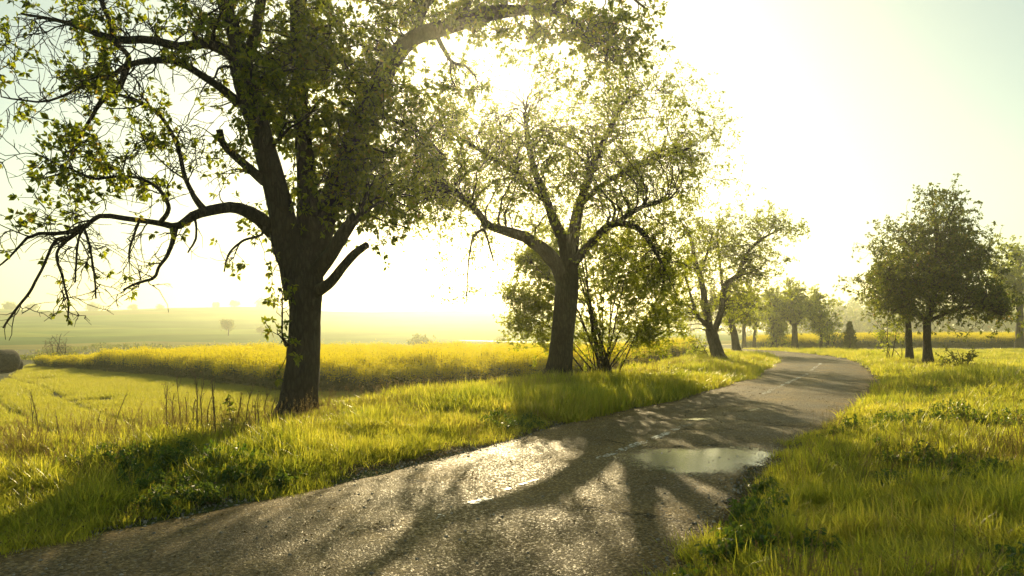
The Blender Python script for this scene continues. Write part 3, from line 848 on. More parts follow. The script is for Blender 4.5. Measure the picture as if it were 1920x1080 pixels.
# --- right hand trees
build_tree("round_crowned_tree", "dark tree with dense rounded crown and bare lower trunk beside the right road edge",
           "trees lining the road", 34.0,
           [(1740, 692, 23, 0), (1739, 660, 16, 0), (1738, 630, 14.5, 0), (1738, 604, 14, 0), (1744, 585, 14, 0), (1750, 555, 13, 0), (1754, 520, 11, 0), (1757, 470, 8, 0), (1758, 420, 5, 0)],
           [[(1738, 606, 9, 0), (1725, 592, 7, -.3), (1712, 570, 6, -.6), (1690, 540, 5, -.8), (1660, 520, 3, -1)],
            [(1741, 600, 8, 0), (1765, 592, 7, -.4), (1800, 580, 6, -.8), (1840, 575, 4, -1), (1880, 590, 3, -1.2)],
            [(1752, 545, 8, 0), (1785, 510, 6, .5), (1820, 480, 5, .9), (1850, 470, 3, 1.1)],
            [(1754, 525, 7, 0), (1720, 480, 5, .5), (1690, 440, 4, .9)],
            [(1757, 470, 6, 0), (1775, 420, 4, -.4), (1790, 385, 3, -.5)], [(1757, 450, 5, 0), (1750, 395, 3, .3), (1748, 350, 2, .4)]],
           [(1755, 450, 75, 75, 0, 2.4, 75), (1700, 510, 80, 60, -.3, 2.4, 75), (1810, 500, 75, 70, .1, 2.4, 75), (1840, 565, 60, 38, -.4, 2.0, 44), (1755, 545, 90, 40, 0, 2.4, 50), (1665, 560, 45, 40, -.6, 1.6, 30), (1757, 375, 28, 30, .1, .8, 12), (1700, 590, 40, 20, -.3, 1.2, 14)],
           24, M_BARK, M_LEAF_DARK, leaf=.125, per=6, twig_sp=.22, spur_sp=.2, sides=14, twig_r=.011, crown2=240, twig_len=(.3, .95))
build_tree("slim_tree", "slimmer trunked tree just left of the dark round crowned tree, its crown merging into it",
           "trees lining the road", 38.0,
           [(1706, 684, 15, 0), (1704, 650, 12, 0), (1703, 614, 11, 0), (1701, 575, 9, 0), (1700, 530, 6, 0), (1698, 480, 4, 0)],
           [[(1702, 590, 6, 0), (1680, 560, 4, .3), (1655, 530, 3, .5)], [(1701, 560, 6, 0), (1725, 520, 4, .5), (1740, 480, 3, .8)]],
           [(1690, 500, 60, 60, .3, 1.8, 46), (1650, 550, 42, 40, .2, 1.3, 26)],
           25, M_BARK, M_LEAF_DARK, leaf=.125, per=6, twig_sp=.25, spur_sp=.24, sides=12, twig_r=.012, crown2=60)

# --- smaller trees further along, same generator with fewer parts
def far_tree(name, label, px, py, d0, top, rx, seed, trunk_w, leafm=M_LEAF_FINE, n=60, low=.35, leaf=.2, lean=0, group="trees lining the road", crowns=None):
    h = py - top
    cy_ = top + h * (1 - low) * .5
    tp = [(px, py + 3, trunk_w * 1.2, 0), (px + lean * .4, py - h * low * .5, trunk_w, 0), (px + lean, py - h * low, trunk_w * .9, 0), (px + lean * 1.4, cy_ + h * .05, trunk_w * .6, 0), (px + lean * 1.5, cy_ - h * .15, trunk_w * .35, 0)]
    kx = px + lean
    lim = [[(kx, py - h * low, trunk_w * .6, 0), (kx - rx * .35, cy_ + h * .12, trunk_w * .45, .3), (kx - rx * .7, cy_, trunk_w * .22, .5)],
           [(kx, py - h * low * 1.05, trunk_w * .6, 0), (kx + rx * .35, cy_ + h * .10, trunk_w * .45, -.3), (kx + rx * .7, cy_ - h * .05, trunk_w * .22, -.5)]]
    dr = rx * d0 / F
    cr = crowns or [(kx, cy_, rx, h * (1 - low) * .5, 0, dr, n), (kx - rx * .4, cy_ + h * .1, rx * .6, h * .22, 0, dr * .7, n // 4), (kx + rx * .4, cy_ + h * .08, rx * .6, h * .22, 0, dr * .7, n // 4)]
    return build_tree(name, label, group, d0, tp, lim, cr, seed, M_BARK_B, leafm, leaf=leaf, per=7, twig_sp=.3, spur_sp=.3, sides=10, twig_r=.016, crown2=n, limb_twigs=False, twig_len=(.3, .9))
far_tree("shaded_tree", "darker tree with a leaning trunk just behind the twin stemmed tree", 1381, 654, 56, 520, 52, 31, 13, M_LEAF_DARK, 60, .38, .17, -10)
far_tree("thin_tree", "pale thin forked tree, left one of two seen under the shaded crown", 1395, 643, 86, 560, 34, 32, 7, M_LEAF_FINE, 34, .42, .2)
far_tree("thin_tree", "pale thin single stemmed tree, right one of two under the shaded crown", 1414, 643, 92, 556, 36, 33, 6, M_LEAF_FINE, 36, .42, .22, 3)
far_tree("broad_tree", "broad hazy tree with a wide crown across the bend, behind the yellow grass bank", 1490, 650, 74, 527, 62, 34, 11, M_LEAF_FINE, 110, .30, .19)
far_tree("ivy_covered_tree", "hazy tree whose stem is wrapped in dark ivy, left of the broad tree", 1452, 648, 77, 540, 40, 35, 9, M_LEAF_FINE, 50, .34, .19,
         0, "trees lining the road", [(1450, 580, 40, 36, 0, 2, 50), (1458, 630, 18, 18, 0, 1.0, 40)])
far_tree("low_tree", "small spreading tree at the right shoulder of the broad hazy tree", 1540, 648, 70, 572, 30, 36, 5, M_LEAF_FINE, 44, .32, .17)
far_tree("edge_tree", "pale green tree at the right edge of the frame, beyond the dark round crowned tree", 1912, 632, 78, 446, 62, 37, 12, M_LEAF_FINE, 110, .30, .22)

# ------------------------------------------------------------------ shrubs
def shrub(name, label, base, d0, stems, crown, seed, leafm, leaf, per=5, stem_w=(3, 7), fan=None, tw_sp=.2, sp_sp=.2, category="shrub", group=None, c2=0, bark=None, leafprob=1.0, twig_r=.008):
    r = np.random.default_rng(seed)
    x0, y0 = (base[0] - CX) / F * d0, d0
    gz = float(ground_z(np.array([x0]), np.array([y0]))[0])
    org = np.array([x0, y0, gz])
    root = thing(name, label, category, org, group)
    bark = bark or M_BARK_B
    SPs, SRs, STs = [], [], []
    for (tx, ty, dd, w) in stems:
        e = at(tx, ty, d0 + dd)
        s = org + np.array([r.normal() * .22, r.normal() * .22, -.08])
        c = s * .45 + e * .55 + np.array([0, 0, .12]) * np.linalg.norm(e - s)
        pts = catmull(np.array([s, s * .7 + c * .3 + np.array([0, 0, .05]), c, e]), 16)
        pts[1:] += np.cumsum(r.normal(size=(15, 3)), 0) * .02
        R = w * .5 * d0 / F * np.linspace(1, .25, 16)
        v, f, cp = tubes(pts[None], R[None], 7, True)
        b = Bag(); b.add(v, f); b.f.append(cp); b.mi.append(np.zeros(len(cp)))
        obj("stem", b.mesh("stem", [bark], True, org), root)
        SPs.append(pts[4:]); SRs.append(R[4:]); STs.append(norm(np.gradient(pts, axis=0))[4:])
    SP, SR, ST = np.vstack(SPs), np.concatenate(SRs), np.vstack(STs)
    tg = ellipse_targets(crown, d0, r)
    tg[:, 2] = np.maximum(tg[:, 2], gz + .25)
    BP, BR = reach(tg, SP, SR, ST, r, 8, .08, .04, .02, .007)
    tw = Bag(); tw.add(*tubes(BP, BR, 4))
    S, D, rad, _ = spawn(BP, BR, tw_sp, .15, 1, (38, 14), r, .15)
    T1, R1 = grow(S, D, r.uniform(.2, .6, len(S)), np.full(len(S), twig_r), 4, .16, .06, r, .5)
    tw.add(*tubes(T1, R1, 3))
    S2, D2, _, _ = spawn(T1, R1, sp_sp, .1, 1, (50, 15), r)
    obj("twigs", tw.mesh("twigs", [bark], True, org), root, "stuff")
    LP = np.vstack([S2, T1[:, -1], BP[:, -1]]); LD = np.vstack([D2, norm(T1[:, -1] - T1[:, -2]), norm(BP[:, -1] - BP[:, -2])])
    sel = r.random(len(LP)) < leafprob
    v, f, tn = leaves(LP[sel], LD[sel], per, leaf, r, .9)
    b = Bag(); b.add(v, f, tn)
    obj("foliage", b.mesh("foliage", [leafm], False, org), root, "stuff")
    return root

rs = np.random.default_rng(5)
st = [(940 + 340 * i / 19 + rs.normal() * 8, 430 + 190 * abs(i - 9.5) / 9.5 ** 1.0 * .9 + rs.normal() * 22, rs.normal() * 1.0, rs.uniform(2, 4.5)) for i in range(20)]
st += [(1090 + rs.normal() * 60, 450 + rs.normal() * 40, rs.normal() * 1.2, rs.uniform(4, 8)) for i in range(8)]
shrub("willow_shrub", "large many stemmed shrub with fine pale leaves, fanning out behind the leaning tree", (1132, 712), 25.2, st,
      [(1010, 530, 75, 95, 0, 1.3, 150), (1120, 500, 160, 100, .2, 1.6, 300), (1215, 530, 90, 100, 0, 1.4, 120), (1000, 600, 55, 60, -.3, .9, 70), (1225, 600, 60, 55, -.2, 1.0, 45), (1130, 560, 150, 100, 0, 1.5, 230), (1130, 640, 140, 50, 0, 1.0, 130)],
      51, M_LEAF_FINE, .07, 7, tw_sp=.15, sp_sp=.11, twig_r=.005)
shrub("undergrowth_shrub", "sparse yellow green shrub in front of the slim tree at the right verge", (1678, 668), 38.5,
      [(1650, 610, 0, 2.5), (1665, 595, .3, 2.5), (1690, 600, -.2, 2.5), (1655, 640, -.4, 2), (1700, 620, .2, 2)],
      [(1675, 620, 32, 34, 0, .8, 46), (1660, 645, 20, 18, 0, .6, 14)], 52, M_LEAF_FINE, .12, 4, tw_sp=.3, sp_sp=.3, group="shrubs along the verge", twig_r=.012)
shrub("bramble_bush", "low bramble bush in the right meadow beside the dark round crowned tree", (1800, 690), 31,
      [(1770, 664, 0, 2.5), (1800, 658, .2, 2.5), (1825, 670, -.2, 2.5)], [(1800, 672, 34, 16, 0, .7, 34)], 53, M_LEAF_DARK, .11, 4, tw_sp=.25, sp_sp=.25, group="shrubs along the verge", twig_r=.011)
shrub("bend_shrub", "upright bare stemmed shrub with yellowish leaves on the outside of the bend", (1556, 655), 66,
      [(1540, 615, 0, 2), (1552, 605, 0, 2.5), (1565, 610, 0, 2), (1575, 620, 0, 2), (1545, 630, .3, 2)], [(1556, 632, 20, 24, 0, .9, 44)], 54, M_LEAF_FINE, .17, 4, tw_sp=.35, sp_sp=.35, group="shrubs along the verge", twig_r=.016)
shrub("roadside_bush", "low reddish green bush at the foot of the twin stemmed tree", (1318, 680), 40,
      [(1300, 640, 0, 2), (1315, 632, 0, 2), (1330, 645, 0, 2)], [(1308, 655, 26, 22, 0, .8, 40)], 55, M_LEAF_FINE, .12, 4, tw_sp=.28, sp_sp=.28, group="shrubs along the verge", twig_r=.011)
shrub("bare_tree", "small bare brownish tree at the far left field corner", (106, 676), 60,
      [(90, 640, 0, 2.5), (100, 628, 0, 3), (112, 626, 0, 3), (122, 640, 0, 2.5), (84, 652, 0, 2), (128, 650, 0, 2)], [(105, 648, 24, 20, 0, .9, 60)], 56, M_DRY, .10, 3, category="tree", tw_sp=.3, sp_sp=.5, twig_r=.016, leafprob=.4)
shrub("field_shrub", "low dark rounded shrub on the hedge line at left, behind the yellow field", (202, 674), 60,
      [(192, 664, 0, 2), (202, 660, 0, 2), (212, 664, 0, 2)], [(203, 667, 15, 7, 0, .6, 44)], 57, M_LEAF_DARK, .15, 5, tw_sp=.3, sp_sp=.3, twig_r=.014)

# the dark pointed shrub by the bend
def pointed_shrub():
    r = np.random.default_rng(61)
    d0 = 64.0
    x0 = (1593 - CX) / F * d0
    gz = float(ground_z(np.array([x0]), np.array([d0]))[0])
    org = np.array([x0, d0, gz])
    root = thing("pointed_shrub", "dark narrow pointed shrub standing alone on the outside of the bend", "shrub", org, "shrubs along the verge")
    H = 2.4
    b = Bag()
    P = np.array([[0, 0, -.1], [.02, 0, .8], [0, .02, 1.6], [.03, 0, H + .1]])[None]
    v, f, c = tubes(P, np.array([[.05, .04, .025, .008]]), 6, True); b.add(v, f); b.f.append(c); b.mi.append(np.zeros(len(c)))
    obj("stem", b.mesh("stem", [M_BARK]), root)
    n = 1500
    z = r.random(n) ** .9 * H
    a = r.random(n) * 6.28
    rad = .44 * (1 - (z / H) ** 1.8) * (.35 + .65 * np.sqrt(r.random(n))) * (1 + .55 * vnoise(a * 1.3 + 3, z * 3.2)) + .05 + .10 * r.random(n) ** 6
    p = np.stack([rad * np.cos(a), rad * np.sin(a), z + .05], 1)
    d = norm(np.stack([np.cos(a) * .5, np.sin(a) * .5, np.full(n, .9)], 1))
    v, f, tn = leaves(p, d, 4, .14, r, .7, .4, -.2)
    b = Bag(); b.add(v, f, tn)
    obj("foliage", b.mesh("foliage", [M_LEAF_DARK], False), root, "stuff")
pointed_shrub()

# trees and bushes far out in the haze
def hazy_tree(label, px, py, d0, w, h, seed, trunk=True, kind="tree"):
    r = np.random.default_rng(seed)
    x0 = (px - CX) / F * d0
    gz = float(ground_z(np.array([x0]), np.array([d0]))[0])
    root = thing("distant_tree" if kind == "tree" else "distant_bush", label, kind, (x0, d0, gz), "trees out in the haze")
    W, Hh = w * d0 / F, h * d0 / F
    z0 = Hh * .22 if trunk else 0
    if trunk:
        b = Bag()
        v, f, c = tubes(np.array([[[0, 0, -.4], [.1, 0, Hh * .3], [0, .1, Hh * .7]]]), np.array([[W * .04, W * .03, W * .012]]), 6, True)
        b.add(v, f); b.f.append(c); b.mi.append(np.zeros(len(c)))
        obj("trunk", b.mesh("trunk", [M_BARK]), root)
    m = 26
    cc = norm(r.normal(size=(m, 3))) * r.random((m, 1)) ** .4 * np.array([W * .36, W * .36, (Hh - z0) * .36]) + np.array([0, 0, z0 + (Hh - z0) * .5])
    q = cc[r.integers(0, m, 700)] + r.normal(size=(700, 3)) * W * .08
    q[:, 2] = np.maximum(q[:, 2], .1)
    v, f, tn = leaves(q, norm(q - np.array([0, 0, Hh * .4])), 4, W * .07, r, 1.0, .7)
    b = Bag(); b.add(v, f, tn)
    obj("crown", b.mesh("crown", [M_LEAF_DARK], False), root, "stuff")
hazy_tree("faint rounded tree out on the far slope, left of the big trunk", 428, 630, 210, 34, 34, 71)
hazy_tree("smaller faint tree on the far slope, nearest the left of the big trunk", 490, 630, 215, 22, 16, 72)
hazy_tree("wide pale bush in the mist between the big trunk and the leaning tree", 790, 655, 120, 62, 36, 73, False, "bush")
hazy_tree("very faint bush in the mist close left of the willow shrub", 940, 650, 150, 40, 16, 74, False, "bush")
for k, (px, w, h) in enumerate([(18, 30, 9), (60, 26, 8), (175, 34, 9), (250, 22, 7), (300, 18, 6), (405, 16, 7), (440, 22, 8), (500, 44, 9)]):
    hazy_tree(f"small faint tree on the far hill crest, {'first second third fourth fifth sixth seventh eighth'.split()[k]} from the left", px, 575, 500, w, h + 4, 80 + k, False)

# hedge line behind the yellow field, and the dark wood at right
def leaf_mass(name, pts, hts, seed, n, leaf, m, kind, label=None, category=None):
    r = np.random.default_rng(seed)
    pts = np.asarray(pts, float)
    c = catmull(pts, 200)
    i = r.integers(0, 200, n)
    w = np.interp(i, np.linspace(0, 199, len(hts)), hts)
    x = c[i, 0] + r.normal(size=n) * leaf * 3; y = c[i, 1] + r.normal(size=n) * leaf * 8
    top = w * (1 + .22 * fbm(x / leaf / 30, y * 0 + seed) + .2 * fbm(x / leaf / 9, y / leaf / 12 + seed))
    z = ground_z(x, y) + top * r.random(n) ** .6
    p = np.stack([x, y, z], 1)
    v, f, tn = leaves(p, norm(r.normal(size=(n, 3)) + np.array([0, 0, .6])), 4, leaf, r, 1, .7)
    b = Bag(); b.add(v, f, tn)
    return obj(name, b.mesh(name, [m], False), None, kind, label, category)
leaf_mass("distant_wood", [(90, 250), (115, 255), (140, 262), (175, 258), (230, 255), (320, 250)], [5, 8, 9, 8, 9, 10], 91, 5200, 1.3, M_LEAF_DARK, "stuff")
leaf_mass("distant_copse", [(60, 330), (100, 335), (140, 330), (200, 330)], [10, 13, 12, 13], 92, 3000, 1.8, M_LEAF_DARK, "stuff")
leaf_mass("hedgerow", [(-46, 62), (-38, 61), (-33, 60.5), (-29, 60), (-24, 60)], [.35, .4, .5, .45, .3], 93, 1800, .13, M_LEAF_DARK, None, "low dark hedge along the far edge of the left fields", "hedge")
leaf_mass("hedgerow", [(-70, 120), (-55, 122), (-40, 124), (-20, 126)], [1.2, 1.5, 1.4, .9], 94, 2200, .3, M_LEAF_DARK, None, "hazy dark hedge across the valley at left", "hedge")

# two round bales at the left edge
def bale(label, px, py, d, dia, wid, rot):
    m, nt, out = mat("straw")
    L = nt.links
    tc = N(nt, "ShaderNodeTexCoord")
    no = N(nt, "ShaderNodeTexNoise"); no.inputs["Scale"].default_value = 14; no.inputs["Detail"].default_value = 8
    L.new(tc.outputs["Object"], no.inputs[0])
    cr = ramp(nt, [(.3, (.03, .024, .016)), (.7, (.09, .07, .045))], no.outputs["Fac"])
    p = N(nt, "ShaderNodeBsdfPrincipled"); p.inputs["Roughness"].default_value = 1
    bp = N(nt, "ShaderNodeBump"); bp.inputs["Distance"].default_value = .04
    L.new(no.outputs["Fac"], bp.inputs["Height"]); L.new(bp.outputs[0], p.inputs["Normal"])
    L.new(cr.outputs[0], p.inputs["Base Color"]); L.new(p.outputs[0], out.inputs[0])
    x = (px - CX) / F * d
    gz = float(ground_z(np.array([x]), np.array([d]))[0])
    na = 40
    a = np.arange(na) / na * 2 * math.pi
    prof = [(-.5, 0), (-.5, .80), (-.47, .92), (-.40, .99), (-.2, 1.01), (0, 1.0), (.2, 1.01), (.40, .99), (.47, .92), (.5, .80), (.5, 0)]
    v = np.array([[q * wid, math.cos(t) * rr * dia / 2 * (1 + .02 * math.sin(5 * t)), math.sin(t) * rr * dia / 2 * (.96 if math.sin(t) < 0 else 1)] for q, rr in prof for t in a])
    i = np.arange(len(prof) - 1)[:, None] * na; j = np.arange(na)[None]; j2 = (j + 1) % na
    f = np.stack([i + j, i + j2, i + na + j2, i + na + j], -1).reshape(-1, 4)
    o = obj("straw_bale", make_mesh("straw_bale", v, [f], [m]), None, None, label, "bale", "straw bales", (x, d, gz + dia * .47))
    o.rotation_euler = (0, 0, rot)
bale("taller dark round straw bale at the left edge of the crop field", 6, 690, 39.5, 1.15, 1.1, 1.3)
bale("lower dark straw bale beside the taller one at the left field edge", 22, 690, 41, .62, .9, 1.1)

# ------------------------------------------------------------------ grass, crops (instanced tufts)
def blade_clump(n, rad, hmin, hmax, w, lean, r, segs=3, curl=.5):
    """n bent grass blades -> verts, quads+tip"""
    a = r.random(n) * 6.28
    rr = rad * np.sqrt(r.random(n))
    base = np.stack([rr * np.cos(a), rr * np.sin(a), np.full(n, -.02)], 1)
    h = hmin + (hmax - hmin) * r.random(n)
    az = r.random(n) * 6.28
    d = np.stack([np.cos(az), np.sin(az), np.zeros(n)], 1)
    s = np.stack([-np.sin(az), np.cos(az), np.zeros(n)], 1)
    tw = r.normal(size=n)[:, None] * .5
    s = norm(s + d * tw)
    ln = (lean * r.random(n) + .05)[:, None]
    V = []
    for k in range(segs + 1):
        t = k / segs
        c = base + np.array([0, 0, 1]) * (h * (t - curl * .35 * t * t * ln[:, 0]))[:, None] + d * (h[:, None] * ln * (t * .35 + curl * t * t))
        ww = w * (1 - t ** 1.6) * (.8 + .4 * r.random(n))
        V += [c - s * ww[:, None] * .5, c + s * ww[:, None] * .5]
    V = np.stack(V, 1)
    o = np.arange(n)[:, None] * (2 * (segs + 1))
    fs = [np.concatenate([o + 2 * k, o + 2 * k + 1, o + 2 * k + 3, o + 2 * k + 2], 1) for k in range(segs)]
    tn = np.repeat(np.clip(r.normal(.4, .2, n), 0, 1), 2 * (segs + 1))
    return V.reshape(-1, 3), np.concatenate(fs), tn

def source(name, meshes):
    c = bpy.data.collections.new(name)          # never linked: only read by the scatter below
    for k, me in enumerate(meshes):
        o = bpy.data.objects.new(f"{name}_{k:02d}", me)
        c.objects.link(o)
    return c

def scatter(name, pts, rot, scl, col, nvar, seed, kind="stuff"):
    """one object whose geometry nodes put a tuft on every point"""
    r = np.random.default_rng(seed)
    me = bpy.data.meshes.new(name)
    me.vertices.add(len(pts))
    me.vertices.foreach_set("co", np.asarray(pts, np.float32).ravel())
    for an, ty, val, key in (("rot", 'FLOAT_VECTOR', rot, "vector"), ("scl", 'FLOAT_VECTOR', scl, "vector")):
        a = me.attributes.new(an, ty, 'POINT'); a.data.foreach_set(key, np.asarray(val, np.float32).ravel())
    a = me.attributes.new("pick", 'INT', 'POINT'); a.data.foreach_set("value", r.integers(0, nvar, len(pts)).astype(np.int32))
    o = obj(name, me, None, kind)
    ng = bpy.data.node_groups.new(name, 'GeometryNodeTree')
    ng.interface.new_socket("Geometry", in_out='INPUT', socket_type='NodeSocketGeometry')
    ng.interface.new_socket("Geometry", in_out='OUTPUT', socket_type='NodeSocketGeometry')
    gi = ng.nodes.new("NodeGroupInput"); go = ng.nodes.new("NodeGroupOutput")
    iop = ng.nodes.new("GeometryNodeInstanceOnPoints")
    ci = ng.nodes.new("GeometryNodeCollectionInfo")
    ci.inputs["Collection"].default_value = col
    ci.inputs["Separate Children"].default_value = True
    ci.inputs["Reset Children"].default_value = True
    iop.inputs["Pick Instance"].default_value = True
    L = ng.links
    def attr(nm, ty):
        n = ng.nodes.new("GeometryNodeInputNamedAttribute"); n.data_type = ty; n.inputs["Name"].default_value = nm
        return n.outputs["Attribute"]
    L.new(gi.outputs[0], iop.inputs["Points"])
    L.new(ci.outputs[0], iop.inputs["Instance"])
    L.new(attr("pick", 'INT'), iop.inputs["Instance Index"])
    L.new(attr("rot", 'FLOAT_VECTOR'), iop.inputs["Rotation"])
    L.new(attr("scl", 'FLOAT_VECTOR'), iop.inputs["Scale"])
    L.new(iop.outputs[0], go.inputs[0])
    md = o.modifiers.new("scatter", 'NODES'); md.node_group = ng
    return o

def in_view(x, y, margin=2.5):
    return (y > .3) & (np.abs(x) < .66 * y + margin)

def rand_rs(n, r, smin, smax, tilt=.12):
    rot = np.stack([r.normal(size=n) * tilt, r.normal(size=n) * tilt, r.random(n) * 6.28], 1)
    s = r.uniform(smin, smax, n)
    return rot, np.stack([s, s, s * r.uniform(.8, 1.25, n)], 1)

def poly_in(x, y, poly):
    inside = np.zeros(len(x), bool)
    p = np.asarray(poly)
    j = len(p) - 1
    for i in range(len(p)):
        c = ((p[i, 1] > y) != (p[j, 1] > y)) & (x < (p[j, 0] - p[i, 0]) * (y - p[i, 1]) / (p[j, 1] - p[i, 1] + 1e-12) + p[i, 0])
        inside ^= c
        j = i
    return inside

RAPE = [(-26.5, 45), (-16, 36), (-8, 27.6), (-5.2, 25.6), (-2.8, 26.4), (1, 30.5), (5.5, 38), (9, 46), (13, 56), (13, 66), (3, 66), (-3, 59), (-13, 56), (-20, 49)]
gr = np.random.default_rng(303)
def lod_points(n, ymax, r, xmin=-60, xmax=60, near=3.0):
    """points with density falling with distance"""
    y = near * (ymax / near) ** r.random(n)
    x = r.uniform(-1, 1, n) * (.66 * y + 2.5)
    k = (x > xmin) & (x < xmax)
    return x[k], y[k]

def verge_mask(x, y, sd):
    """how much long grass: 0..1"""
    s = np.abs(sd) - widen(y)
    edge = np.where(sd > 0, 2.14, 2.04) + .26 * fbm(x * 1.6, y * 1.6) + .24 * vnoise(x * .35, y * .35)
    m = s > edge
    return m

GRASS_T = [make_mesh(f"grass_tuft", *(lambda t: (t[0], [t[1]]))(q), [M_GRASS], True, q[2]) for q in [blade_clump(int(gr.integers(10, 26)), gr.uniform(.06, .14), .06, gr.uniform(.24, .40), gr.uniform(.008, .014), gr.uniform(.6, 1.3), gr) for _ in range(9)]]
GRASS_S = [make_mesh(f"grass_short", *(lambda t: (t[0], [t[1]]))(q), [M_GRASS], True, q[2]) for q in [blade_clump(18, .10, .05, .14, .007, 1.1, gr) for _ in range(4)]]
GRASS_F = [make_mesh(f"grass_far", *(lambda t: (t[0], [t[1]]))(q), [M_GRASS], True, q[2]) for q in [blade_clump(26, .26, .12, .36, .018, .9, gr, 2) for _ in range(5)]]
CROP_T = [make_mesh(f"crop_tuft", *(lambda t: (t[0], [t[1]]))(q), [M_CROP], True, q[2]) for q in [blade_clump(26, .17, .07, .17, .010, .8, gr, 2) for _ in range(5)]]
C_T, C_S, C_F, C_C = source("grass_tuft", GRASS_T), source("grass_short", GRASS_S), source("grass_far", GRASS_F), source("crop_tuft", CROP_T)

# long grass, near
x, y = lod_points(120000, 17, gr, near=2.2)
sd = road_dist(x, y)
k = verge_mask(x, y, sd) & (sd > -6.6) & (sd < 13)
thin = np.clip(.5 + .6 * fbm(x * .8 + 3, y * .8) + .8 * fbm(x * 3.1, y * 3.1 + 8, 2), .06, 1)
k &= gr.random(len(x)) < thin
x, y, sd = x[k], y[k], sd[k]
z = ground_z(x, y, sd)
rot, scl = rand_rs(len(x), gr, .65, 1.15)
hgt = np.clip(.8 + .4 * fbm(x * .5 + 11, y * .5) + .55 * fbm(x * 2.3 + 11, y * 2.3, 2), .3, 1.7) * smooth(1.6, 2.7, np.abs(sd)) * .55 + .22
hgt *= np.where(sd < 0, .85, 1.0)
scl[:, 2] *= hgt
scatter("long_grass", np.stack([x, y, z], 1), rot, scl, C_T, 9, 1)
print("long grass", len(x))
# short grass under it and along the road edge
x, y = lod_points(90000, 17, gr, near=2.2)
sd = road_dist(x, y)
edge = 1.92 + .30 * fbm(x * 1.5 + 40, y * 1.5) + .2 * vnoise(x * .4, y * .4)
k = (np.abs(sd) - widen(y) > edge) & (sd > -8) & (sd < 13)
x, y, sd = x[k], y[k], sd[k]
z = ground_z(x, y, sd)
rot, scl = rand_rs(len(x), gr, .6, 1.3)
scatter("short_grass", np.stack([x, y, z], 1), rot, scl, C_S, 4, 2)
# grass further out
x, y = lod_points(90000, 75, gr, near=14, xmax=70)
sd = road_dist(x, y)
edge = np.where(sd > 0, 1.98, 1.78) + .18 * fbm(x * .9, y * .9)
k = (np.abs(sd) - widen(y) > edge) & ((sd > -6.8 + 1.2 * vnoise(x * .3, y * .3)) | (y > 66)) & ~poly_in(x, y, RAPE)
x, y, sd = x[k], y[k], sd[k]
z = ground_z(x, y, sd)
rot, scl = rand_rs(len(x), gr, .7, 1.3)
scl[:, 2] *= np.clip(.8 + .6 * fbm(x * .35 + 2, y * .35), .3, 1.5) * np.where(np.abs(sd) > 9, .55, .8)
scatter("verge_grass", np.stack([x, y, z], 1), rot, scl, C_F, 5, 3)
print("verge grass", len(x))
# young crop on the left field, with wheel tracks left bare
n = 150000
y = 5 * (48 / 5) ** gr.random(n)
x = -gr.random(n) * (.66 * y + 3) + .12 * y
sd = road_dist(x, y)
c = x + .76 * y
row = np.round(c / .26) * .26
c2 = row + gr.normal(size=n) * .04
x = x + (c2 - c) * .9
track = np.zeros(n, bool)
for c0 in (-12.2, -10.2, 2.8, 4.8, 17.0, 19.0):
    track |= np.abs(x + .76 * y - c0 - .15 * np.sin(y * .5)) < .21
k = (sd < -5.6 + .8 * vnoise(x * .4, y * .4)) & ~track & ~poly_in(x, y, RAPE) & in_view(x, y) & (fbm(x * .5, y * .5 + 7) > -.75)
x, y, sd = x[k], y[k], sd[k]
z = ground_z(x, y, sd)
rot, scl = rand_rs(len(x), gr, .8, 1.25)
scatter("young_crop", np.stack([x, y, z], 1), rot, scl, C_C, 5, 4)
print("crop", len(x))

# rapeseed in flower
def rape_patch(r):
    b = Bag()
    n = 14
    base = np.column_stack([r.uniform(-.32, .32, (n, 2)), np.full(n, -.05)])
    h = r.uniform(.7, 1.0, n)
    tip = base + np.column_stack([r.normal(size=(n, 2)) * .06, h])
    P = np.stack([base, base * .5 + tip * .5 + np.column_stack([r.normal(size=(n, 2)) * .02, np.zeros(n)]), tip], 1)
    b.add(*tubes(P, np.full((n, 3), .006), 3), mi=0)
    t = r.random((n, 7, 1)) ** .8 * .75
    lp = (P[:, :1] * (1 - t) + P[:, 2:] * t).reshape(-1, 3)
    v, f, tn = leaves(lp, norm(r.normal(size=lp.shape) * np.array([1, 1, .3]) + np.array([0, 0, .4])), 2, .16, r, .5, .35)
    b.add(v, f, tn, 0)
    # branches of flowers
    fp = np.repeat(tip, 34, 0) + r.normal(size=(n * 34, 3)) * np.array([.07, .07, .085]) + np.array([0, 0, -.04])
    v, f, tn = leaves(fp, norm(r.normal(size=fp.shape) + np.array([0, 0, .5])), 1, .046, r, .5, .9, 0)
    b.add(v, f, tn, 1)
    return b.mesh("rapeseed_patch", [M_RAPE_GREEN, M_RAPE_YELLOW], False)
C_R = source("rapeseed_patch", [rape_patch(gr) for _ in range(6)])
n = 26000
x = gr.uniform(-28, 14, n); y = gr.uniform(25, 67, n)
xx, yy = x + .5 * fbm(x * .4, y * .4), y + .5 * fbm(x * .4 + 9, y * .4)
k = poly_in(xx, yy, RAPE) & (road_dist(x, y) < -4.5)
x, y = x[k], y[k]
rot, scl = rand_rs(len(x), gr, .85, 1.15, .05)
scl[:, 2] *= (.90 + .06 * fbm(x * .3, y * .3) + .12 * fbm(x * 1.4, y * 1.4 + 4, 2)) * (.55 + .45 * smooth(-26, -17, x))
scatter("rapeseed_field", np.stack([x, y, ground_z(x, y)], 1), rot, scl, C_R, 6, 5)
print("rape", len(x))
n = 9000
x = np.concatenate([gr.uniform(44, 125, n), gr.uniform(30, 60, 2500)]); y = np.concatenate([gr.uniform(100, 150, n), gr.uniform(84, 104, 2500)])
rot, scl = rand_rs(len(x), gr, 1.2, 1.7, .05)
scl[:, 2] *= .75
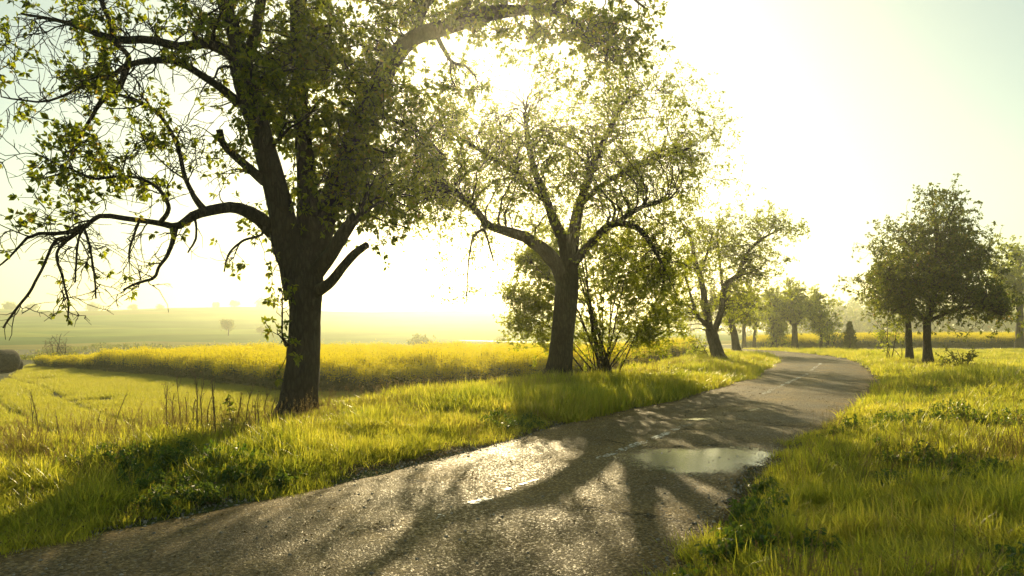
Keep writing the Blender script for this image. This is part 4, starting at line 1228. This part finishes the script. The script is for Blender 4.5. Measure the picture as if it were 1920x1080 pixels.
scatter("far_rapeseed_field", np.stack([x, y, ground_z(x, y)], 1), rot, scl, C_R, 6, 6)

# broad leaved weeds in the verge
def weed_clump(r):
    b = Bag()
    n = 9
    h = r.uniform(.08, .30, n)
    base = np.column_stack([r.normal(size=(n, 2)) * .05, np.zeros(n)])
    tip = base + np.column_stack([r.normal(size=(n, 2)) * .06, h])
    P = np.stack([base, base * .5 + tip * .5, tip], 1)
    b.add(*tubes(P, np.full((n, 3), .003), 3))
    t = r.random((n, 5, 1)) * .8 + .2
    lp = (P[:, :1] * (1 - t) + P[:, 2:] * t).reshape(-1, 3)
    v, f, tn = leaves(lp, norm(r.normal(size=lp.shape) * np.array([1, 1, .4]) + np.array([0, 0, .2])), 2, .075, r, .5, .6)
    b.add(v, f, tn)
    return b.mesh("weed_clump", [M_WEED], False)
C_W = source("weed_clump", [weed_clump(gr) for _ in range(5)])
x, y = lod_points(16000, 30, gr, near=2.5)
sd = road_dist(x, y)
k = (np.abs(sd) - widen(y) > 1.95) & (sd > -6.8) & (sd < 12) & (fbm(x * .7 + 50, y * .7) > .42)
x, y, sd = x[k], y[k], sd[k]
rot, scl = rand_rs(len(x), gr, .3, .75)
scatter("weeds", np.stack([x, y, ground_z(x, y, sd)], 1), rot, scl, C_W, 5, 7)

# dead straw and seed heads among the green
M_STRAW = leaf_material("straw", [(0, (.16, .11, .05)), (1, (.30, .23, .12))], [(0, (.28, .19, .06)), (1, (.42, .31, .12))], .5, .8, .1, True)
def seed_tuft(r):
    b = Bag()
    v, f, tn = blade_clump(7, .10, .10, .30, .006, 1.4, r); b.add(v, f, tn)
    n = 5
    h = r.uniform(.25, .5, n)
    base = np.column_stack([r.normal(size=(n, 2)) * .05, np.full(n, -.02)])
    tip = base + np.column_stack([r.normal(size=(n, 2)) * .09, h])
    P = np.stack([base, base * .5 + tip * .5, tip], 1)
    b.add(*tubes(P, np.full((n, 3), .0016), 3))
    sp_ = np.repeat(tip, 9, 0) + np.column_stack([r.normal(size=(n * 9, 2)) * .006, -r.random(n * 9) * .07])
    v, f, tn = leaves(sp_, norm(r.normal(size=sp_.shape) * .4 + np.array([0, 0, 1.0])), 1, .018, r, .4, .4, -.2, .002); b.add(v, f, tn)
    return b.mesh("straw_tuft", [M_STRAW], False)
C_S2 = source("straw_tuft", [seed_tuft(gr) for _ in range(6)])
x, y = lod_points(24000, 40, gr, near=2.2)
sd = road_dist(x, y)
k = (np.abs(sd) - widen(y) > 2.05) & (sd > -7) & (sd < 13) & (gr.random(len(x)) < np.where(sd < -4, .36, .06) + .3 * fbm(x * .6 + 70, y * .6)) & ~poly_in(x, y, RAPE)
x, y, sd = x[k], y[k], sd[k]
rot, scl = rand_rs(len(x), gr, .6, 1.15, .2)
scatter("dry_grass", np.stack([x, y, ground_z(x, y, sd)], 1), rot, scl, C_S2, 6, 9)

# gravel on the road shoulders
def stone(r):
    na, nb = 6, 4
    v = []
    for i in range(nb + 1):
        ph = math.pi * i / nb
        for j in range(na):
            t = 2 * math.pi * j / na
            q = .5 * r.uniform(.75, 1.2)
            v.append((math.sin(ph) * math.cos(t) * q, math.sin(ph) * math.sin(t) * q * .8, math.cos(ph) * q * .6))
    i = np.arange(nb)[:, None] * na; j = np.arange(na)[None]; j2 = (j + 1) % na
    f = np.stack([i + j, i + j2, i + na + j2, i + na + j], -1).reshape(-1, 4)
    return make_mesh("stone", np.array(v), [f], [M_STONE], False)
M_STONE, nt, out = mat("gravel_stone")
oi = N(nt, "ShaderNodeObjectInfo")
cr = ramp(nt, [(0, (.07, .06, .045)), (.6, (.16, .14, .11)), (1, (.34, .31, .26))], oi.outputs["Random"])
pb = N(nt, "ShaderNodeBsdfPrincipled"); pb.inputs["Roughness"].default_value = .6
nt.links.new(cr.outputs[0], pb.inputs["Base Color"]); nt.links.new(pb.outputs[0], out.inputs[0])
C_G = source("stone", [stone(gr) for _ in range(5)])
n = 17000
i = np.searchsorted(RC[:, 1], 2.5 * (34 / 2.5) ** gr.random(n)).clip(0, 250)
c = RC[i] + RT[i] * gr.uniform(-.6, .6, (n, 1))
side = np.where(gr.random(n) < .5, -1, 1)
o = side * (1.86 + widen(c[:, 1]) + gr.normal(size=n) * .15 + .06)
o = np.where(gr.random(n) < .10, gr.uniform(-1.7, 1.7, n), o)
q = c + RNRM[i] * o[:, None]
x, y = q[:, 0], q[:, 1]
sd = road_dist(x, y)
z = np.maximum(road_z(np.clip(sd, -2.2, 2.2), x, y) - .004, ground_z(x, y, sd)) + .002
sz = .008 + .034 * gr.random(len(x)) ** 3
scatter("gravel", np.stack([x, y, z], 1), gr.normal(size=(len(x), 3)) * .6 + np.array([0, 0, 3]) * gr.random((len(x), 1)), np.stack([sz] * 3, 1), C_G, 5, 8)
def litter(r):
    v, f, tn = leaves(np.zeros((5, 3)) + r.normal(size=(5, 3)) * np.array([.05, .05, .004]), norm(r.normal(size=(5, 3)) * np.array([1, 1, .2])), 1, .04, r, .3, .5, .1)
    b = Bag(); b.add(v, f, tn)
    return b.mesh("litter", [M_DRY], False)
C_L = source("litter", [litter(gr) for _ in range(4)])
n = 7000
i = np.searchsorted(RC[:, 1], 2.5 * (30 / 2.5) ** gr.random(n)).clip(0, 250)
q = RC[i] + RT[i] * gr.uniform(-.6, .6, (n, 1))
o = np.where(gr.random(n) < .6, -1, 1) * (2.0 + widen(q[:, 1]) + np.abs(gr.normal(size=n)) * .22 - .12)
o = np.where(gr.random(n) < .045, gr.uniform(-1.8, 1.8, n), o)
q = q + RNRM[i] * o[:, None]
sd = road_dist(q[:, 0], q[:, 1])
rot, scl = rand_rs(n, gr, .6, 1.3, .25)
scatter("leaf_litter", np.column_stack([q, np.maximum(ground_z(q[:, 0], q[:, 1], sd), road_z(np.clip(sd, -2.2, 2.2), q[:, 0], q[:, 1])) + .012]), rot, scl, C_L, 4, 10)

# ------------------------------------------------------------------ dry stalks and the leafy shoot on the left verge
ORD = 'first second third fourth fifth sixth seventh eighth ninth tenth eleventh twelfth thirteenth fourteenth fifteenth sixteenth seventeenth eighteenth nineteenth twentieth twenty-first twenty-second'.split()
def stalk(px, py, top, seed, lean=0, rank=0):
    r = np.random.default_rng(seed)
    z = -.02
    for _ in range(3):
        g = gp(px, py, z); z = float(ground_z(np.array([g[0]]), np.array([g[1]]))[0])
    h = (py - top) * g[1] / F
    o = np.array([g[0], g[1], z])
    b = Bag()
    main = catmull(np.array([[0, 0, -.05], [lean * .2 * h, r.normal() * .02, h * .35], [lean * .5 * h + r.normal() * .015, 0, h * .7], [lean * h, r.normal() * .03, h]]), 12)
    b.add(*tubes(main[None], np.linspace(.010, .005, 12)[None], 4))
    S, D, _, _ = spawn(main[None], np.full((1, 12), .005), .09, .3, 1, (32, 10), r, .4)
    if len(S):
        P, R = grow(S, D, r.uniform(.05, .2, len(S)) * h / .6, np.full(len(S), .0045), 4, .15, .1, r)
        b.add(*tubes(P, R, 3))
        lv, lf, lt = leaves(P[:, -1], norm(P[:, -1] - P[:, -2]), 3, .03, r, .8, .5)
        b.add(lv, lf, lt)
    obj("dry_stalk", b.mesh("dry_stalk", [M_DRY], False), None, None, f"thin dry brown weed stalk, {ORD[rank]} from the left along the left verge", "dry stalk", "dry stalks in the left verge", o)
sr = np.random.default_rng(12)
for k, (px, py, top, ln) in enumerate(sorted([(72, 835, 722, -.1), (62, 820, 745, -.05), (143, 830, 790, .1), (108, 828, 775, 0), (185, 812, 770, 0), (212, 820, 730, .25), (312, 820, 722, 0), (325, 818, 735, .02), (338, 800, 700, -.05), (350, 822, 745, 0), (362, 820, 750, .05), (371, 830, 716, -.02), (378, 815, 720, .02), (388, 825, 760, .1), (404, 830, 718, -.06), (400, 810, 740, -.03), (443, 812, 735, .1), (460, 815, 735, .15), (478, 806, 745, .05), (486, 808, 740, -.04), (494, 806, 738, .12), (505, 810, 750, .2)])):
    stalk(px, py, top, 200 + k, ln, k)

def leafy_shoot():
    r = np.random.default_rng(44)
    z = -.02
    for _ in range(3):
        g = gp(430, 812, z); z = float(ground_z(np.array([g[0]]), np.array([g[1]]))[0])
    h = 72 * g[1] / F
    root = thing("leafy_shoot", "young shoot with large dark leaves among the dry stalks left of the big trunk", "plant", (g[0], g[1], z))
    b = Bag()
    P = catmull(np.array([[0, 0, -.05], [.02, 0, h * .4], [-.01, .02, h * .75], [.02, 0, h]]), 10)
    b.add(*tubes(P[None], np.linspace(.008, .004, 10)[None], 5))
    obj("stem", b.mesh("stem", [M_RAPE_GREEN]), root)
    for t in np.linspace(.15, 1, 26):
        p = P[int(t * 9)]
        a = r.random() * 6.28
        d = np.array([[math.cos(a), math.sin(a), -.25 + .5 * r.random()]])
        v, f, tn = leaves(np.zeros((1, 3)), norm(d), 1, r.uniform(.09, .15), r, .1, .62, .3, 0)
        lb = Bag(); lb.add(v, f, tn * .3)
        o = obj("leaf", lb.mesh("leaf", [M_LEAF_DARK], False), root); o.location = p
leafy_shoot()

# ------------------------------------------------------------------ haze
def haze():
    lo, hi = np.array([-900., -120., -6.]), np.array([1000., 1250., 26.])
    c = np.array([[x, y, z] for x in (lo[0], hi[0]) for y in (lo[1], hi[1]) for z in (lo[2], hi[2])])
    f = np.array([[0, 1, 3, 2], [4, 6, 7, 5], [0, 4, 5, 1], [2, 3, 7, 6], [0, 2, 6, 4], [1, 5, 7, 3]])
    m, nt, out = mat("haze")
    v = N(nt, "ShaderNodeVolumePrincipled")
    v.inputs["Color"].default_value = (.94, .97, .80, 1)
    v.inputs["Density"].default_value = .0010
    v.inputs["Anisotropy"].default_value = .82
    v.inputs["Density Attribute"].default_value = ""
    nt.links.new(v.outputs[0], out.inputs["Volume"])
    try: m.cycles.homogeneous_volume = True
    except Exception: pass
    obj("haze", make_mesh("haze", c, [f], [m], False), kind="stuff")
haze()
